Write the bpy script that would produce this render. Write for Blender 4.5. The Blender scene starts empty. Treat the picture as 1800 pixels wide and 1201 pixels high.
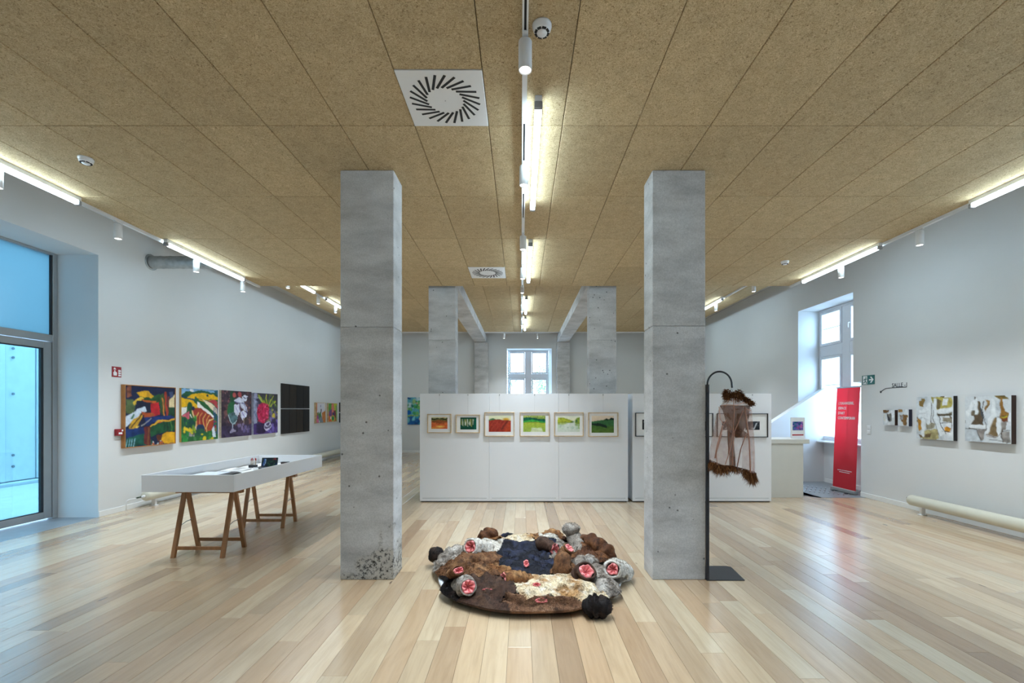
import bpy, bmesh, math, random
import numpy as np
from mathutils import Vector, Matrix, noise as mnoise

# ------------------------------------------------------------------ camera, world, exposure
SC = bpy.context.scene
COL = SC.collection
CAMH = 1.637
cam_data = bpy.data.cameras.new('camera')
cam_data.sensor_width = 36.0
cam_data.lens = 786.0 / 1800.0 * 36.0
cam_data.shift_x = -16.0 / 1800.0
cam_data.shift_y = 119.5 / 1800.0
cam_data.clip_start = 0.05
cam_data.clip_end = 300
cam = bpy.data.objects.new('camera', cam_data)
COL.objects.link(cam)
cam.location = (0, 0, CAMH)
cam.rotation_euler = (math.pi / 2, 0, 0)
SC.camera = cam

world = bpy.data.worlds.new('overcast_sky')
SC.world = world
world.use_nodes = True
wn = world.node_tree
wn.nodes['Background'].inputs[0].default_value = (0.46, 0.70, 1.0, 1)
wn.nodes['Background'].inputs[1].default_value = 11.0

SC.view_settings.view_transform = 'Standard'
SC.view_settings.look = 'None'
SC.view_settings.gamma = 1.0
SC.view_settings.use_curve_mapping = False
SC.view_settings.exposure = 0.38
TUBE_L = 27.0      # radiance of the fluorescent diffusers
SPOT_W = 130.0      # watts of a track spotlight washing the walls
SPOT_C = 260.0     # watts of the centre-track spotlights, aimed at the floor and the partition

R = random.Random(7)
PI = math.pi

# ------------------------------------------------------------------ helpers
def lin(c):
    def f(v):
        v /= 255.0
        return v / 12.92 if v <= 0.04045 else ((v + 0.055) / 1.055) ** 2.4
    return tuple(f(v) for v in c[:3])

class MB:
    """collects verts / faces for one mesh"""
    def __init__(s):
        s.v = []; s.f = []; s.c = None; s.smooth = []
    def add(s, vs, fs, smooth=False):
        o = len(s.v)
        s.v.extend([tuple(p) for p in vs])
        s.f.extend([tuple(i + o for i in f) for f in fs])
        s.smooth.extend([smooth] * len(fs))
        return s
    def box(s, x0, x1, y0, y1, z0, z1):
        vs = [(x0,y0,z0),(x1,y0,z0),(x1,y1,z0),(x0,y1,z0),(x0,y0,z1),(x1,y0,z1),(x1,y1,z1),(x0,y1,z1)]
        fs = [(3,2,1,0),(4,5,6,7),(0,1,5,4),(1,2,6,5),(2,3,7,6),(3,0,4,7)]
        return s.add(vs, fs)
    def cbox(s, x0, x1, y0, y1, z0, z1, b):
        """box whose edges are all chamfered by b"""
        bm = bmesh.new()
        vs = [bm.verts.new(p) for p in [(x0,y0,z0),(x1,y0,z0),(x1,y1,z0),(x0,y1,z0),(x0,y0,z1),(x1,y0,z1),(x1,y1,z1),(x0,y1,z1)]]
        for f in [(3,2,1,0),(4,5,6,7),(0,1,5,4),(1,2,6,5),(2,3,7,6),(3,0,4,7)]:
            bm.faces.new([vs[i] for i in f])
        bmesh.ops.bevel(bm, geom=list(bm.edges), offset=b, segments=1, affect='EDGES', profile=0.5)
        bm.verts.index_update()
        s.add([v.co[:] for v in bm.verts], [[v.index for v in f.verts] for f in bm.faces])
        bm.free()
        return s
    def prism(s, poly, axis, a, b):
        """poly: 2D points; axis 'x','y','z' is the extrusion direction from a to b"""
        n = len(poly)
        def P(p, t):
            return {'x': (t, p[0], p[1]), 'y': (p[0], t, p[1]), 'z': (p[0], p[1], t)}[axis]
        vs = [P(p, a) for p in poly] + [P(p, b) for p in poly]
        fs = [tuple(range(n))[::-1], tuple(range(n, 2 * n))] + [(i, (i+1) % n, n + (i+1) % n, n + i) for i in range(n)]
        return s.add(vs, fs)
    def cyl(s, p0, p1, r0, r1=None, n=20, cap=True, smooth=True):
        r1 = r0 if r1 is None else r1
        return s.tube([p0, p1], [r0, r1], n, cap, smooth)
    def tube(s, path, rad, n=12, cap=True, smooth=True, squash=None):
        path = [Vector(p) for p in path]
        if not hasattr(rad, '__len__'): rad = [rad] * len(path)
        vs = []; up = None
        for i, p in enumerate(path):
            d = (path[min(i+1, len(path)-1)] - path[max(i-1, 0)]).normalized()
            if up is None:
                up = Vector((0,0,1)) if abs(d.z) < 0.9 else Vector((0,1,0))
            a = d.cross(up).normalized(); b = a.cross(d).normalized(); up = b
            for k in range(n):
                t = 2 * PI * k / n
                vs.append(p + (a * math.cos(t) + b * math.sin(t)) * rad[i])
        fs = []
        for i in range(len(path)-1):
            for k in range(n):
                fs.append((i*n+k, i*n+(k+1) % n, (i+1)*n+(k+1) % n, (i+1)*n+k))
        s.add(vs, fs, smooth)
        if cap:
            o = len(s.v) - len(vs)
            s.f.append(tuple(o + k for k in range(n))[::-1]); s.smooth.append(False)
            s.f.append(tuple(o + (len(path)-1)*n + k for k in range(n))); s.smooth.append(False)
        return s
    def lathe(s, prof, n=32, c=(0,0,0), smooth=True):
        """prof: (r,z) list around the z axis"""
        vs = []
        for r, z in prof:
            for k in range(n):
                t = 2*PI*k/n
                vs.append((c[0]+r*math.cos(t), c[1]+r*math.sin(t), c[2]+z))
        fs = []
        for i in range(len(prof)-1):
            for k in range(n):
                fs.append((i*n+k, i*n+(k+1) % n, (i+1)*n+(k+1) % n, (i+1)*n+k))
        return s.add(vs, fs, smooth)
    def mesh(s, name):
        me = bpy.data.meshes.new(name)
        me.from_pydata(s.v, [], s.f)
        if any(s.smooth):
            me.polygons.foreach_set('use_smooth', s.smooth)
        if s.c is not None:
            a = me.color_attributes.new('col', 'FLOAT_COLOR', 'POINT')
            arr = np.ones((len(s.v), 4), dtype=np.float32)
            arr[:, :3] = np.asarray(s.c, dtype=np.float32)[:, :3]
            a.data.foreach_set('color', arr.ravel())
        me.update()
        return me
    def obj(s, name, m, parent=None, loc=(0,0,0), rz=0):
        return mesh_obj(name, s.mesh(name), m, parent, loc, rz)

def mesh_obj(name, me, m, parent=None, loc=(0,0,0), rz=0):
    if m is not None and len(me.materials) == 0: me.materials.append(m)
    o = bpy.data.objects.new(name, me)
    COL.objects.link(o)
    o.location = loc; o.rotation_euler = (0, 0, rz)
    if parent is not None: o.parent = parent
    return o

def tag(o, label=None, cat=None, group=None, kind=None):
    if label: o['label'] = label
    if cat: o['category'] = cat
    if group: o['group'] = group
    if kind: o['kind'] = kind
    return o

def empty(name, loc=(0,0,0), rz=0):
    o = bpy.data.objects.new(name, None)
    COL.objects.link(o)
    o.empty_display_size = 0.1
    o.location = loc; o.rotation_euler = (0, 0, rz)
    return o

KIDS = {}
def copy_tree(o, parent=None):
    c = o.copy(); COL.objects.link(c)
    if parent is not None: c.parent = parent
    for ch in list(o.children): copy_tree(ch, c)
    return c

def text_mesh(txt, size, extrude=0.001, align='LEFT', spacing=1.0, width=1.0, bold=0.0):
    cu = bpy.data.curves.new('text', 'FONT')
    cu.body = txt; cu.size = size; cu.extrude = extrude; cu.align_x = align
    cu.space_character = spacing; cu.resolution_u = 2; cu.offset = bold
    o = bpy.data.objects.new('text', cu); COL.objects.link(o)
    dg = bpy.context.evaluated_depsgraph_get(); dg.update()
    me = bpy.data.meshes.new_from_object(o.evaluated_get(dg))
    bpy.data.objects.remove(o); bpy.data.curves.remove(cu)
    # text lies in XY facing +Z: stand it up so that it faces -Y
    me.transform(Matrix.Rotation(PI/2, 4, 'X'))
    if width != 1.0: me.transform(Matrix.Diagonal((width, 1, 1, 1)))
    return me

# ------------------------------------------------------------------ materials
def new_mat(name):
    m = bpy.data.materials.new(name); m.use_nodes = True
    nt = m.node_tree
    return m, nt, nt.nodes['Principled BSDF']

def N(nt, typ, **kw):
    n = nt.nodes.new(typ)
    for k, v in kw.items():
        if k == 'inp':
            for kk, vv in v.items(): n.inputs[kk].default_value = vv
        else: setattr(n, k, v)
    return n

def ramp(nt, stops, interp='LINEAR'):
    n = nt.nodes.new('ShaderNodeValToRGB')
    n.color_ramp.interpolation = interp
    while len(n.color_ramp.elements) < len(stops): n.color_ramp.elements.new(0.5)
    for e, (p, c) in zip(n.color_ramp.elements, stops):
        e.position = p; e.color = (*c, 1) if len(c) == 3 else c
    return n

def plain(name, c, rough=0.5, metal=0.0, spec=0.5, var=0.04, scale=6.0, bump=0.0, bscale=120.0):
    """principled with faint object-space tone variation and an optional fine bump"""
    m, nt, b = new_mat(name)
    tc = N(nt, 'ShaderNodeTexCoord')
    nz = N(nt, 'ShaderNodeTexNoise', inp={'Scale': scale, 'Detail': 4.0})
    nt.links.new(tc.outputs['Object'], nz.inputs['Vector'])
    lo = tuple(v * (1 - var) for v in c); hi = tuple(min(1, v * (1 + var)) for v in c)
    rp = ramp(nt, [(0.3, lo), (0.7, hi)])
    nt.links.new(nz.outputs['Fac'], rp.inputs['Fac'])
    nt.links.new(rp.outputs['Color'], b.inputs['Base Color'])
    b.inputs['Roughness'].default_value = rough
    b.inputs['Metallic'].default_value = metal
    b.inputs['Specular IOR Level'].default_value = spec
    if bump:
        n2 = N(nt, 'ShaderNodeTexNoise', inp={'Scale': bscale, 'Detail': 3.0})
        nt.links.new(tc.outputs['Object'], n2.inputs['Vector'])
        bp = N(nt, 'ShaderNodeBump', inp={'Strength': bump, 'Distance': 0.002})
        nt.links.new(n2.outputs['Fac'], bp.inputs['Height'])
        nt.links.new(bp.outputs['Normal'], b.inputs['Normal'])
    return m

def emit(name, c, s):
    m = bpy.data.materials.new(name); m.use_nodes = True
    nt = m.node_tree; nt.nodes.clear()
    e = N(nt, 'ShaderNodeEmission', inp={'Color': (*c, 1), 'Strength': s})
    o = N(nt, 'ShaderNodeOutputMaterial')
    nt.links.new(e.outputs[0], o.inputs[0])
    return m

def attr_mat(name, rough=0.6, spec=0.3, bump=0.0, bscale=60.0):
    m, nt, b = new_mat(name)
    a = N(nt, 'ShaderNodeAttribute', attribute_name='col')
    nt.links.new(a.outputs['Color'], b.inputs['Base Color'])
    b.inputs['Roughness'].default_value = rough
    b.inputs['Specular IOR Level'].default_value = spec
    if bump:
        tc = N(nt, 'ShaderNodeTexCoord')
        n2 = N(nt, 'ShaderNodeTexNoise', inp={'Scale': bscale, 'Detail': 3.0})
        nt.links.new(tc.outputs['Object'], n2.inputs['Vector'])
        bp = N(nt, 'ShaderNodeBump', inp={'Strength': bump, 'Distance': 0.003})
        nt.links.new(n2.outputs['Fac'], bp.inputs['Height'])
        nt.links.new(bp.outputs['Normal'], b.inputs['Normal'])
    return m

def thin_glass(name, tint, refl=0.08, rough=0.02):
    m = bpy.data.materials.new(name); m.use_nodes = True
    nt = m.node_tree; nt.nodes.clear()
    t = N(nt, 'ShaderNodeBsdfTransparent', inp={'Color': (*tint, 1)})
    g = N(nt, 'ShaderNodeBsdfGlossy', inp={'Roughness': rough})
    lw = N(nt, 'ShaderNodeLayerWeight', inp={'Blend': 0.5})
    pw = N(nt, 'ShaderNodeMath', operation='POWER', inp={1: 5.0}); nt.links.new(lw.outputs['Facing'], pw.inputs[0])
    fr = N(nt, 'ShaderNodeMapRange', inp={'To Min': 0.04, 'To Max': 0.8}); nt.links.new(pw.outputs[0], fr.inputs['Value'])
    mx = N(nt, 'ShaderNodeMixShader')
    o = N(nt, 'ShaderNodeOutputMaterial')
    nt.links.new(fr.outputs[0], mx.inputs[0])
    nt.links.new(t.outputs[0], mx.inputs[1]); nt.links.new(g.outputs[0], mx.inputs[2])
    nt.links.new(mx.outputs[0], o.inputs[0])
    return m

def frosted(name, tint, solid=0.0):
    m = bpy.data.materials.new(name); m.use_nodes = True
    nt = m.node_tree; nt.nodes.clear()
    t = N(nt, 'ShaderNodeBsdfTranslucent', inp={'Color': (*tint, 1)})
    g = N(nt, 'ShaderNodeBsdfGlossy', inp={'Roughness': 0.25})
    mx = N(nt, 'ShaderNodeMixShader', inp={0: 0.06})
    o = N(nt, 'ShaderNodeOutputMaterial')
    nt.links.new(t.outputs[0], mx.inputs[1]); nt.links.new(g.outputs[0], mx.inputs[2])
    nt.links.new(mx.outputs[0], o.inputs[0])
    return m

def sheer(name, c, alpha):
    m = bpy.data.materials.new(name); m.use_nodes = True
    nt = m.node_tree; nt.nodes.clear()
    t = N(nt, 'ShaderNodeBsdfTransparent')
    d = N(nt, 'ShaderNodeBsdfDiffuse', inp={'Color': (*c, 1)})
    tr = N(nt, 'ShaderNodeBsdfTranslucent', inp={'Color': (*c, 1)})
    m0 = N(nt, 'ShaderNodeMixShader', inp={0: 0.5})
    tc = N(nt, 'ShaderNodeTexCoord')
    nz = N(nt, 'ShaderNodeTexNoise', inp={'Scale': 18.0, 'Detail': 3.0})
    nt.links.new(tc.outputs['Object'], nz.inputs['Vector'])
    rp = N(nt, 'ShaderNodeMapRange', inp={'From Min': 0.3, 'From Max': 0.7, 'To Min': alpha * 0.75, 'To Max': alpha * 1.25})
    nt.links.new(nz.outputs['Fac'], rp.inputs['Value'])
    mx = N(nt, 'ShaderNodeMixShader')
    nt.links.new(rp.outputs[0], mx.inputs[0])
    o = N(nt, 'ShaderNodeOutputMaterial')
    nt.links.new(d.outputs[0], m0.inputs[1]); nt.links.new(tr.outputs[0], m0.inputs[2])
    nt.links.new(t.outputs[0], mx.inputs[1]); nt.links.new(m0.outputs[0], mx.inputs[2])
    nt.links.new(mx.outputs[0], o.inputs[0])
    return m

def concrete(name, base, honey=False, pores=7.0, pore=.05):
    m, nt, b = new_mat(name)
    tc = N(nt, 'ShaderNodeTexCoord')
    oi = N(nt, 'ShaderNodeObjectInfo')
    ad = N(nt, 'ShaderNodeVectorMath', operation='ADD')
    sc = N(nt, 'ShaderNodeVectorMath', operation='SCALE', inp={'Scale': 37.0})
    cx = N(nt, 'ShaderNodeCombineXYZ')
    for i in range(3): nt.links.new(oi.outputs['Random'], cx.inputs[i])
    nt.links.new(cx.outputs[0], sc.inputs[0])
    nt.links.new(tc.outputs['Object'], ad.inputs[0]); nt.links.new(sc.outputs[0], ad.inputs[1])
    V = ad.outputs[0]
    # broad clouds, stretched sideways like pour layers
    mp = N(nt, 'ShaderNodeMapping', inp={'Scale': (0.8, 0.8, 2.2)})
    nt.links.new(V, mp.inputs[0])
    n1 = N(nt, 'ShaderNodeTexNoise', inp={'Scale': 2.4, 'Detail': 8.0, 'Roughness': 0.62})
    nt.links.new(mp.outputs[0], n1.inputs['Vector'])
    r1 = ramp(nt, [(0.32, tuple(v*0.76 for v in base)), (0.5, base), (0.7, tuple(v*1.2 for v in base))])
    nt.links.new(n1.outputs['Fac'], r1.inputs['Fac'])
    n2 = N(nt, 'ShaderNodeTexNoise', inp={'Scale': 90.0, 'Detail': 3.0})
    nt.links.new(V, n2.inputs['Vector'])
    r2 = ramp(nt, [(0.3, (0.86,)*3), (0.7, (1.08,)*3)])
    nt.links.new(n2.outputs['Fac'], r2.inputs['Fac'])
    mu = N(nt, 'ShaderNodeMix', data_type='RGBA', blend_type='MULTIPLY', inp={0: 1.0})
    nt.links.new(r1.outputs[0], mu.inputs[6]); nt.links.new(r2.outputs[0], mu.inputs[7])
    # air pores: few small dark blow holes
    vo = N(nt, 'ShaderNodeTexVoronoi', inp={'Scale': pores, 'Randomness': 1.0})
    nt.links.new(V, vo.inputs['Vector'])
    rp = ramp(nt, [(pore, (1,1,1)), (pore*1.7, (0,0,0))])
    nt.links.new(vo.outputs['Distance'], rp.inputs['Fac'])
    col = N(nt, 'ShaderNodeMix', data_type='RGBA')
    nt.links.new(rp.outputs[0], col.inputs[0])
    nt.links.new(mu.outputs[2], col.inputs[6]); col.inputs[7].default_value = (*[v*0.3 for v in base], 1)
    last = col.outputs[2]; hgt = rp.outputs[0]
    if honey:
        # gravel nests at the foot: pitted patches low on the shaft and along its arrises
        sep = N(nt, 'ShaderNodeSeparateXYZ'); nt.links.new(tc.outputs['Object'], sep.inputs[0])
        mz = N(nt, 'ShaderNodeMapRange', inp={'From Min': 0.02, 'From Max': 0.55, 'To Min': 0.58, 'To Max': 0.0}); nt.links.new(sep.outputs['Z'], mz.inputs['Value'])
        mx_ = N(nt, 'ShaderNodeMapRange', inp={'From Min': -0.25, 'From Max': 0.25, 'To Min': -0.09, 'To Max': 0.24}); nt.links.new(sep.outputs['X'], mx_.inputs['Value'])
        big = N(nt, 'ShaderNodeTexNoise', inp={'Scale': 5.0, 'Detail': 4.0}); nt.links.new(tc.outputs['Object'], big.inputs['Vector'])
        a1 = N(nt, 'ShaderNodeMath', operation='ADD'); nt.links.new(mz.outputs[0], a1.inputs[0]); nt.links.new(mx_.outputs[0], a1.inputs[1])
        a2 = N(nt, 'ShaderNodeMath', operation='ADD'); nt.links.new(a1.outputs[0], a2.inputs[0]); nt.links.new(big.outputs['Fac'], a2.inputs[1])
        mk = N(nt, 'ShaderNodeMapRange', inp={'From Min': 0.86, 'From Max': 1.0}); nt.links.new(a2.outputs[0], mk.inputs['Value'])
        rot = N(nt, 'ShaderNodeMapping', inp={'Rotation': (0.6, 0.9, 0.5)}); nt.links.new(tc.outputs['Object'], rot.inputs[0])
        pit = N(nt, 'ShaderNodeTexNoise', inp={'Scale': 30.0, 'Detail': 6.0, 'Roughness': 0.75}); nt.links.new(rot.outputs[0], pit.inputs['Vector'])
        pr = ramp(nt, [(0.42, (1,1,1)), (0.49, (0,0,0))]); nt.links.new(pit.outputs['Fac'], pr.inputs['Fac'])
        mm = N(nt, 'ShaderNodeMath', operation='MULTIPLY'); nt.links.new(mk.outputs[0], mm.inputs[0]); nt.links.new(pr.outputs[0], mm.inputs[1])
        # paler, sandy cement in the nests
        sand = N(nt, 'ShaderNodeMix', data_type='RGBA'); sand.inputs[7].default_value = (0.50, 0.47, 0.41, 1)
        sf = N(nt, 'ShaderNodeMath', operation='MULTIPLY', inp={1: 0.7}); nt.links.new(mk.outputs[0], sf.inputs[0]); nt.links.new(sf.outputs[0], sand.inputs[0])
        nt.links.new(last, sand.inputs[6])
        dk = N(nt, 'ShaderNodeMix', data_type='RGBA'); dk.inputs[7].default_value = (0.06, 0.058, 0.055, 1)
        nt.links.new(mm.outputs[0], dk.inputs[0]); nt.links.new(sand.outputs[2], dk.inputs[6])
        last = dk.outputs[2]
        mxh = N(nt, 'ShaderNodeMath', operation='MAXIMUM'); nt.links.new(hgt, mxh.inputs[0]); nt.links.new(mm.outputs[0], mxh.inputs[1]); hgt = mxh.outputs[0]
    nt.links.new(last, b.inputs['Base Color'])
    b.inputs['Roughness'].default_value = 0.75
    b.inputs['Specular IOR Level'].default_value = 0.3
    bp = N(nt, 'ShaderNodeBump', inp={'Strength': 0.7, 'Distance': 0.006}); bp.invert = True
    nt.links.new(hgt, bp.inputs['Height'])
    bp2 = N(nt, 'ShaderNodeBump', inp={'Strength': 0.25, 'Distance': 0.002})
    nt.links.new(n2.outputs['Fac'], bp2.inputs['Height']); nt.links.new(bp.outputs['Normal'], bp2.inputs['Normal'])
    nt.links.new(bp2.outputs['Normal'], b.inputs['Normal'])
    return m

def oak_floor():
    m, nt, b = new_mat('oak_planks')
    tc = N(nt, 'ShaderNodeTexCoord')
    at = N(nt, 'ShaderNodeAttribute', attribute_name='col')   # r,g,b = three random numbers of the plank
    sx = N(nt, 'ShaderNodeSeparateColor'); nt.links.new(at.outputs['Color'], sx.inputs[0])
    # plank tone
    tone = ramp(nt, [(0.0, lin((146,116,90))), (0.25, lin((172,144,114))), (0.55, lin((192,166,134))), (0.8, lin((204,182,150))), (1.0, lin((215,197,168)))])
    nt.links.new(sx.outputs[0], tone.inputs['Fac'])
    tint = ramp(nt, [(0.0, (1.03, 0.97, 0.92)), (0.5, (1, 1, 1)), (1.0, (0.96, 1.0, 1.03))])
    nt.links.new(sx.outputs[1], tint.inputs['Fac'])
    c0 = N(nt, 'ShaderNodeMix', data_type='RGBA', blend_type='MULTIPLY', inp={0: 1.0})
    nt.links.new(tone.outputs[0], c0.inputs[6]); nt.links.new(tint.outputs[0], c0.inputs[7])
    # grain: stretched along the board, shifted per board
    sc = N(nt, 'ShaderNodeVectorMath', operation='SCALE', inp={'Scale': 53.0}); nt.links.new(at.outputs['Color'], sc.inputs[0])
    ad = N(nt, 'ShaderNodeVectorMath', operation='ADD'); nt.links.new(tc.outputs['Object'], ad.inputs[0]); nt.links.new(sc.outputs[0], ad.inputs[1])
    mp = N(nt, 'ShaderNodeMapping', inp={'Scale': (22.0, 1.3, 1.0)}); nt.links.new(ad.outputs[0], mp.inputs[0])
    g1 = N(nt, 'ShaderNodeTexNoise', inp={'Scale': 1.6, 'Detail': 6.0, 'Roughness': 0.65, 'Distortion': 1.2}); nt.links.new(mp.outputs[0], g1.inputs['Vector'])
    gr = ramp(nt, [(0.25, (0.87, 0.86, 0.85)), (0.5, (1.0, 1.0, 1.0)), (0.75, (1.05, 1.05, 1.04))]); nt.links.new(g1.outputs['Fac'], gr.inputs['Fac'])
    c1 = N(nt, 'ShaderNodeMix', data_type='RGBA', blend_type='MULTIPLY', inp={0: 0.9})
    nt.links.new(c0.outputs[2], c1.inputs[6]); nt.links.new(gr.outputs[0], c1.inputs[7])
    mp2 = N(nt, 'ShaderNodeMapping', inp={'Scale': (5.0, 0.6, 1.0)}); nt.links.new(ad.outputs[0], mp2.inputs[0])
    g2 = N(nt, 'ShaderNodeTexNoise', inp={'Scale': 1.5, 'Detail': 3.0, 'Distortion': 2.0}); nt.links.new(mp2.outputs[0], g2.inputs['Vector'])
    g2r = ramp(nt, [(0.3, (0.88, 0.85, 0.82)), (0.6, (1.03, 1.03, 1.03))]); nt.links.new(g2.outputs['Fac'], g2r.inputs['Fac'])
    c2 = N(nt, 'ShaderNodeMix', data_type='RGBA', blend_type='MULTIPLY', inp={0: 0.8})
    nt.links.new(c1.outputs[2], c2.inputs[6]); nt.links.new(g2r.outputs[0], c2.inputs[7])
    # knots
    mp3 = N(nt, 'ShaderNodeMapping', inp={'Scale': (2.6, 0.9, 1.0)}); nt.links.new(ad.outputs[0], mp3.inputs[0])
    vk = N(nt, 'ShaderNodeTexVoronoi', inp={'Scale': 1.0}); nt.links.new(mp3.outputs[0], vk.inputs['Vector'])
    kr = ramp(nt, [(0.02, (1,1,1)), (0.05, (0,0,0))]); nt.links.new(vk.outputs['Distance'], kr.inputs['Fac'])
    c3 = N(nt, 'ShaderNodeMix', data_type='RGBA'); c3.inputs[7].default_value = (*lin((112, 80, 58)), 1)
    nt.links.new(kr.outputs[0], c3.inputs[0]); nt.links.new(c2.outputs[2], c3.inputs[6])
    nt.links.new(c3.outputs[2], b.inputs['Base Color'])
    rr = N(nt, 'ShaderNodeMapRange', inp={'To Min': 0.22, 'To Max': 0.27}); nt.links.new(g2.outputs['Fac'], rr.inputs['Value'])
    nt.links.new(rr.outputs[0], b.inputs['Roughness'])
    b.inputs['Specular IOR Level'].default_value = 0.9
    b.inputs['Coat Weight'].default_value = 0.7; b.inputs['Coat Roughness'].default_value = 0.27; b.inputs['Coat IOR'].default_value = 1.6
    bp = N(nt, 'ShaderNodeBump', inp={'Strength': 0.02, 'Distance': 0.0005})
    nt.links.new(g1.outputs['Fac'], bp.inputs['Height']); nt.links.new(bp.outputs['Normal'], b.inputs['Normal'])
    return m

def wood_wool():
    m, nt, b = new_mat('wood_wool_board')
    tc = N(nt, 'ShaderNodeTexCoord'); oi = N(nt, 'ShaderNodeObjectInfo')
    cx = N(nt, 'ShaderNodeCombineXYZ')
    for i in range(3): nt.links.new(oi.outputs['Random'], cx.inputs[i])
    sc = N(nt, 'ShaderNodeVectorMath', operation='SCALE', inp={'Scale': 91.0}); nt.links.new(cx.outputs[0], sc.inputs[0])
    ad = N(nt, 'ShaderNodeVectorMath', operation='ADD'); nt.links.new(tc.outputs['Object'], ad.inputs[0]); nt.links.new(sc.outputs[0], ad.inputs[1])
    # curly fibres: distorted noise, ridged
    n1 = N(nt, 'ShaderNodeTexNoise', inp={'Scale': 62.0, 'Detail': 3.0, 'Roughness': 0.7, 'Distortion': 2.2}); nt.links.new(ad.outputs[0], n1.inputs['Vector'])
    r1 = ramp(nt, [(0.30, lin((104, 84, 58))), (0.43, lin((182, 160, 124))), (0.58, lin((206, 186, 150))), (0.74, lin((226, 208, 174)))])
    nt.links.new(n1.outputs['Fac'], r1.inputs['Fac'])
    n2 = N(nt, 'ShaderNodeTexNoise', inp={'Scale': 9.0, 'Detail': 3.0}); nt.links.new(ad.outputs[0], n2.inputs['Vector'])
    r2 = ramp(nt, [(0.3, (0.92,)*3), (0.7, (1.06,)*3)]); nt.links.new(n2.outputs['Fac'], r2.inputs['Fac'])
    c1 = N(nt, 'ShaderNodeMix', data_type='RGBA', blend_type='MULTIPLY', inp={0: 1.0})
    nt.links.new(r1.outputs[0], c1.inputs[6]); nt.links.new(r2.outputs[0], c1.inputs[7])
    r3 = ramp(nt, [(0.0, (0.93, 0.92, 0.90)), (1.0, (1.05, 1.04, 1.02))]); nt.links.new(oi.outputs['Random'], r3.inputs['Fac'])
    c2 = N(nt, 'ShaderNodeMix', data_type='RGBA', blend_type='MULTIPLY', inp={0: 1.0})
    nt.links.new(c1.outputs[2], c2.inputs[6]); nt.links.new(r3.outputs[0], c2.inputs[7])
    nt.links.new(c2.outputs[2], b.inputs['Base Color'])
    b.inputs['Roughness'].default_value = 0.9; b.inputs['Specular IOR Level'].default_value = 0.1
    bp = N(nt, 'ShaderNodeBump', inp={'Strength': 0.6, 'Distance': 0.004})
    nt.links.new(n1.outputs['Fac'], bp.inputs['Height']); nt.links.new(bp.outputs['Normal'], b.inputs['Normal'])
    return m

def wood(name, c, grain=(3.0, 30.0, 30.0)):
    m, nt, b = new_mat(name)
    tc = N(nt, 'ShaderNodeTexCoord')
    mp = N(nt, 'ShaderNodeMapping', inp={'Scale': grain}); nt.links.new(tc.outputs['Object'], mp.inputs[0])
    n1 = N(nt, 'ShaderNodeTexNoise', inp={'Scale': 1.0, 'Detail': 5.0, 'Distortion': 0.6}); nt.links.new(mp.outputs[0], n1.inputs['Vector'])
    rp = ramp(nt, [(0.3, tuple(v*0.72 for v in c)), (0.7, tuple(v*1.15 for v in c))]); nt.links.new(n1.outputs['Fac'], rp.inputs['Fac'])
    nt.links.new(rp.outputs[0], b.inputs['Base Color']); b.inputs['Roughness'].default_value = 0.5
    return m

M = {}
M['wall'] = plain('wall_paint', (0.72, 0.725, 0.72), 0.85, spec=0.2, var=0.012, scale=1.2, bump=0.12, bscale=220)
M['white'] = plain('white_lacquer', (0.82, 0.82, 0.82), 0.4, var=0.01)
M['panelwhite'] = plain('white_melamine', (0.80, 0.80, 0.81), 0.45, var=0.012, scale=2)
M['trim'] = plain('skirting_paint', (0.82, 0.82, 0.80), 0.45, var=0.015)
M['slab'] = plain('painted_slab', (0.55, 0.55, 0.54), 0.9, spec=0.1, var=0.05, scale=2)
M['wool'] = wood_wool()
M['board'] = plain('ceiling_backing', (0.06, 0.05, 0.04), 0.9, spec=0.1)
M['oak'] = oak_floor()
M['subfloor'] = plain('subfloor', (0.05, 0.035, 0.025), 0.9)
M['conc'] = concrete('cast_concrete', (0.57, 0.565, 0.56))
M['conc_honey'] = concrete('cast_concrete_pitted', (0.56, 0.555, 0.545), True)
M['conc_marked'] = concrete('cast_concrete_marked', (0.57, 0.565, 0.56), False, 10.0, .085)
M['stone'] = plain('grey_stone_tile', (0.22, 0.24, 0.26), 0.35, var=0.12, scale=5, bump=0.1)
M['aluminium'] = plain('grey_coated_aluminium', (0.34, 0.35, 0.35), 0.4, metal=0.3, var=0.03)
M['gasket'] = plain('black_gasket', (0.012, 0.015, 0.02), 0.5)
M['winframe'] = plain('white_window_frame', (0.74, 0.75, 0.78), 0.35, var=0.015)
M['doorglass'] = thin_glass('tinted_door_glass', (0.42, 0.56, 0.58))
M['glass'] = thin_glass('clear_window_glass', (0.93, 0.96, 0.97))
M['frost'] = frosted('frosted_glass', (0.235, 0.335, 0.355))
M['tube'] = emit('fluorescent_diffuser', (0.66, 0.87, 1.0), TUBE_L)
M['lens'] = emit('spot_lens', (1.0, 0.97, 0.93), 9.0)
M['lampgrey'] = plain('lamp_end_cap', (0.30, 0.31, 0.33), 0.5)
M['lampwhite'] = plain('lamp_white', (0.78, 0.79, 0.80), 0.4, var=0.01)
M['dark'] = plain('dark_slot', (0.012, 0.013, 0.016), 0.7)
M['galv'] = plain('galvanised_duct', (0.42, 0.45, 0.46), 0.45, metal=0.7, var=0.15, scale=14)
M['cream'] = plain('cream_enamel', (0.66, 0.64, 0.53), 0.35, var=0.015)
M['steel'] = plain('brushed_steel', (0.45, 0.46, 0.47), 0.35, metal=0.9)
M['black'] = plain('black_steel', (0.018, 0.020, 0.026), 0.5, var=0.25, scale=60, bump=0.5, bscale=90)
M['blackplate'] = plain('black_coated_plate', (0.022, 0.025, 0.032), 0.45, var=0.1)
M['canvas'] = attr_mat('painted_canvas', 0.55, 0.3, 0.3, 90)
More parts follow.
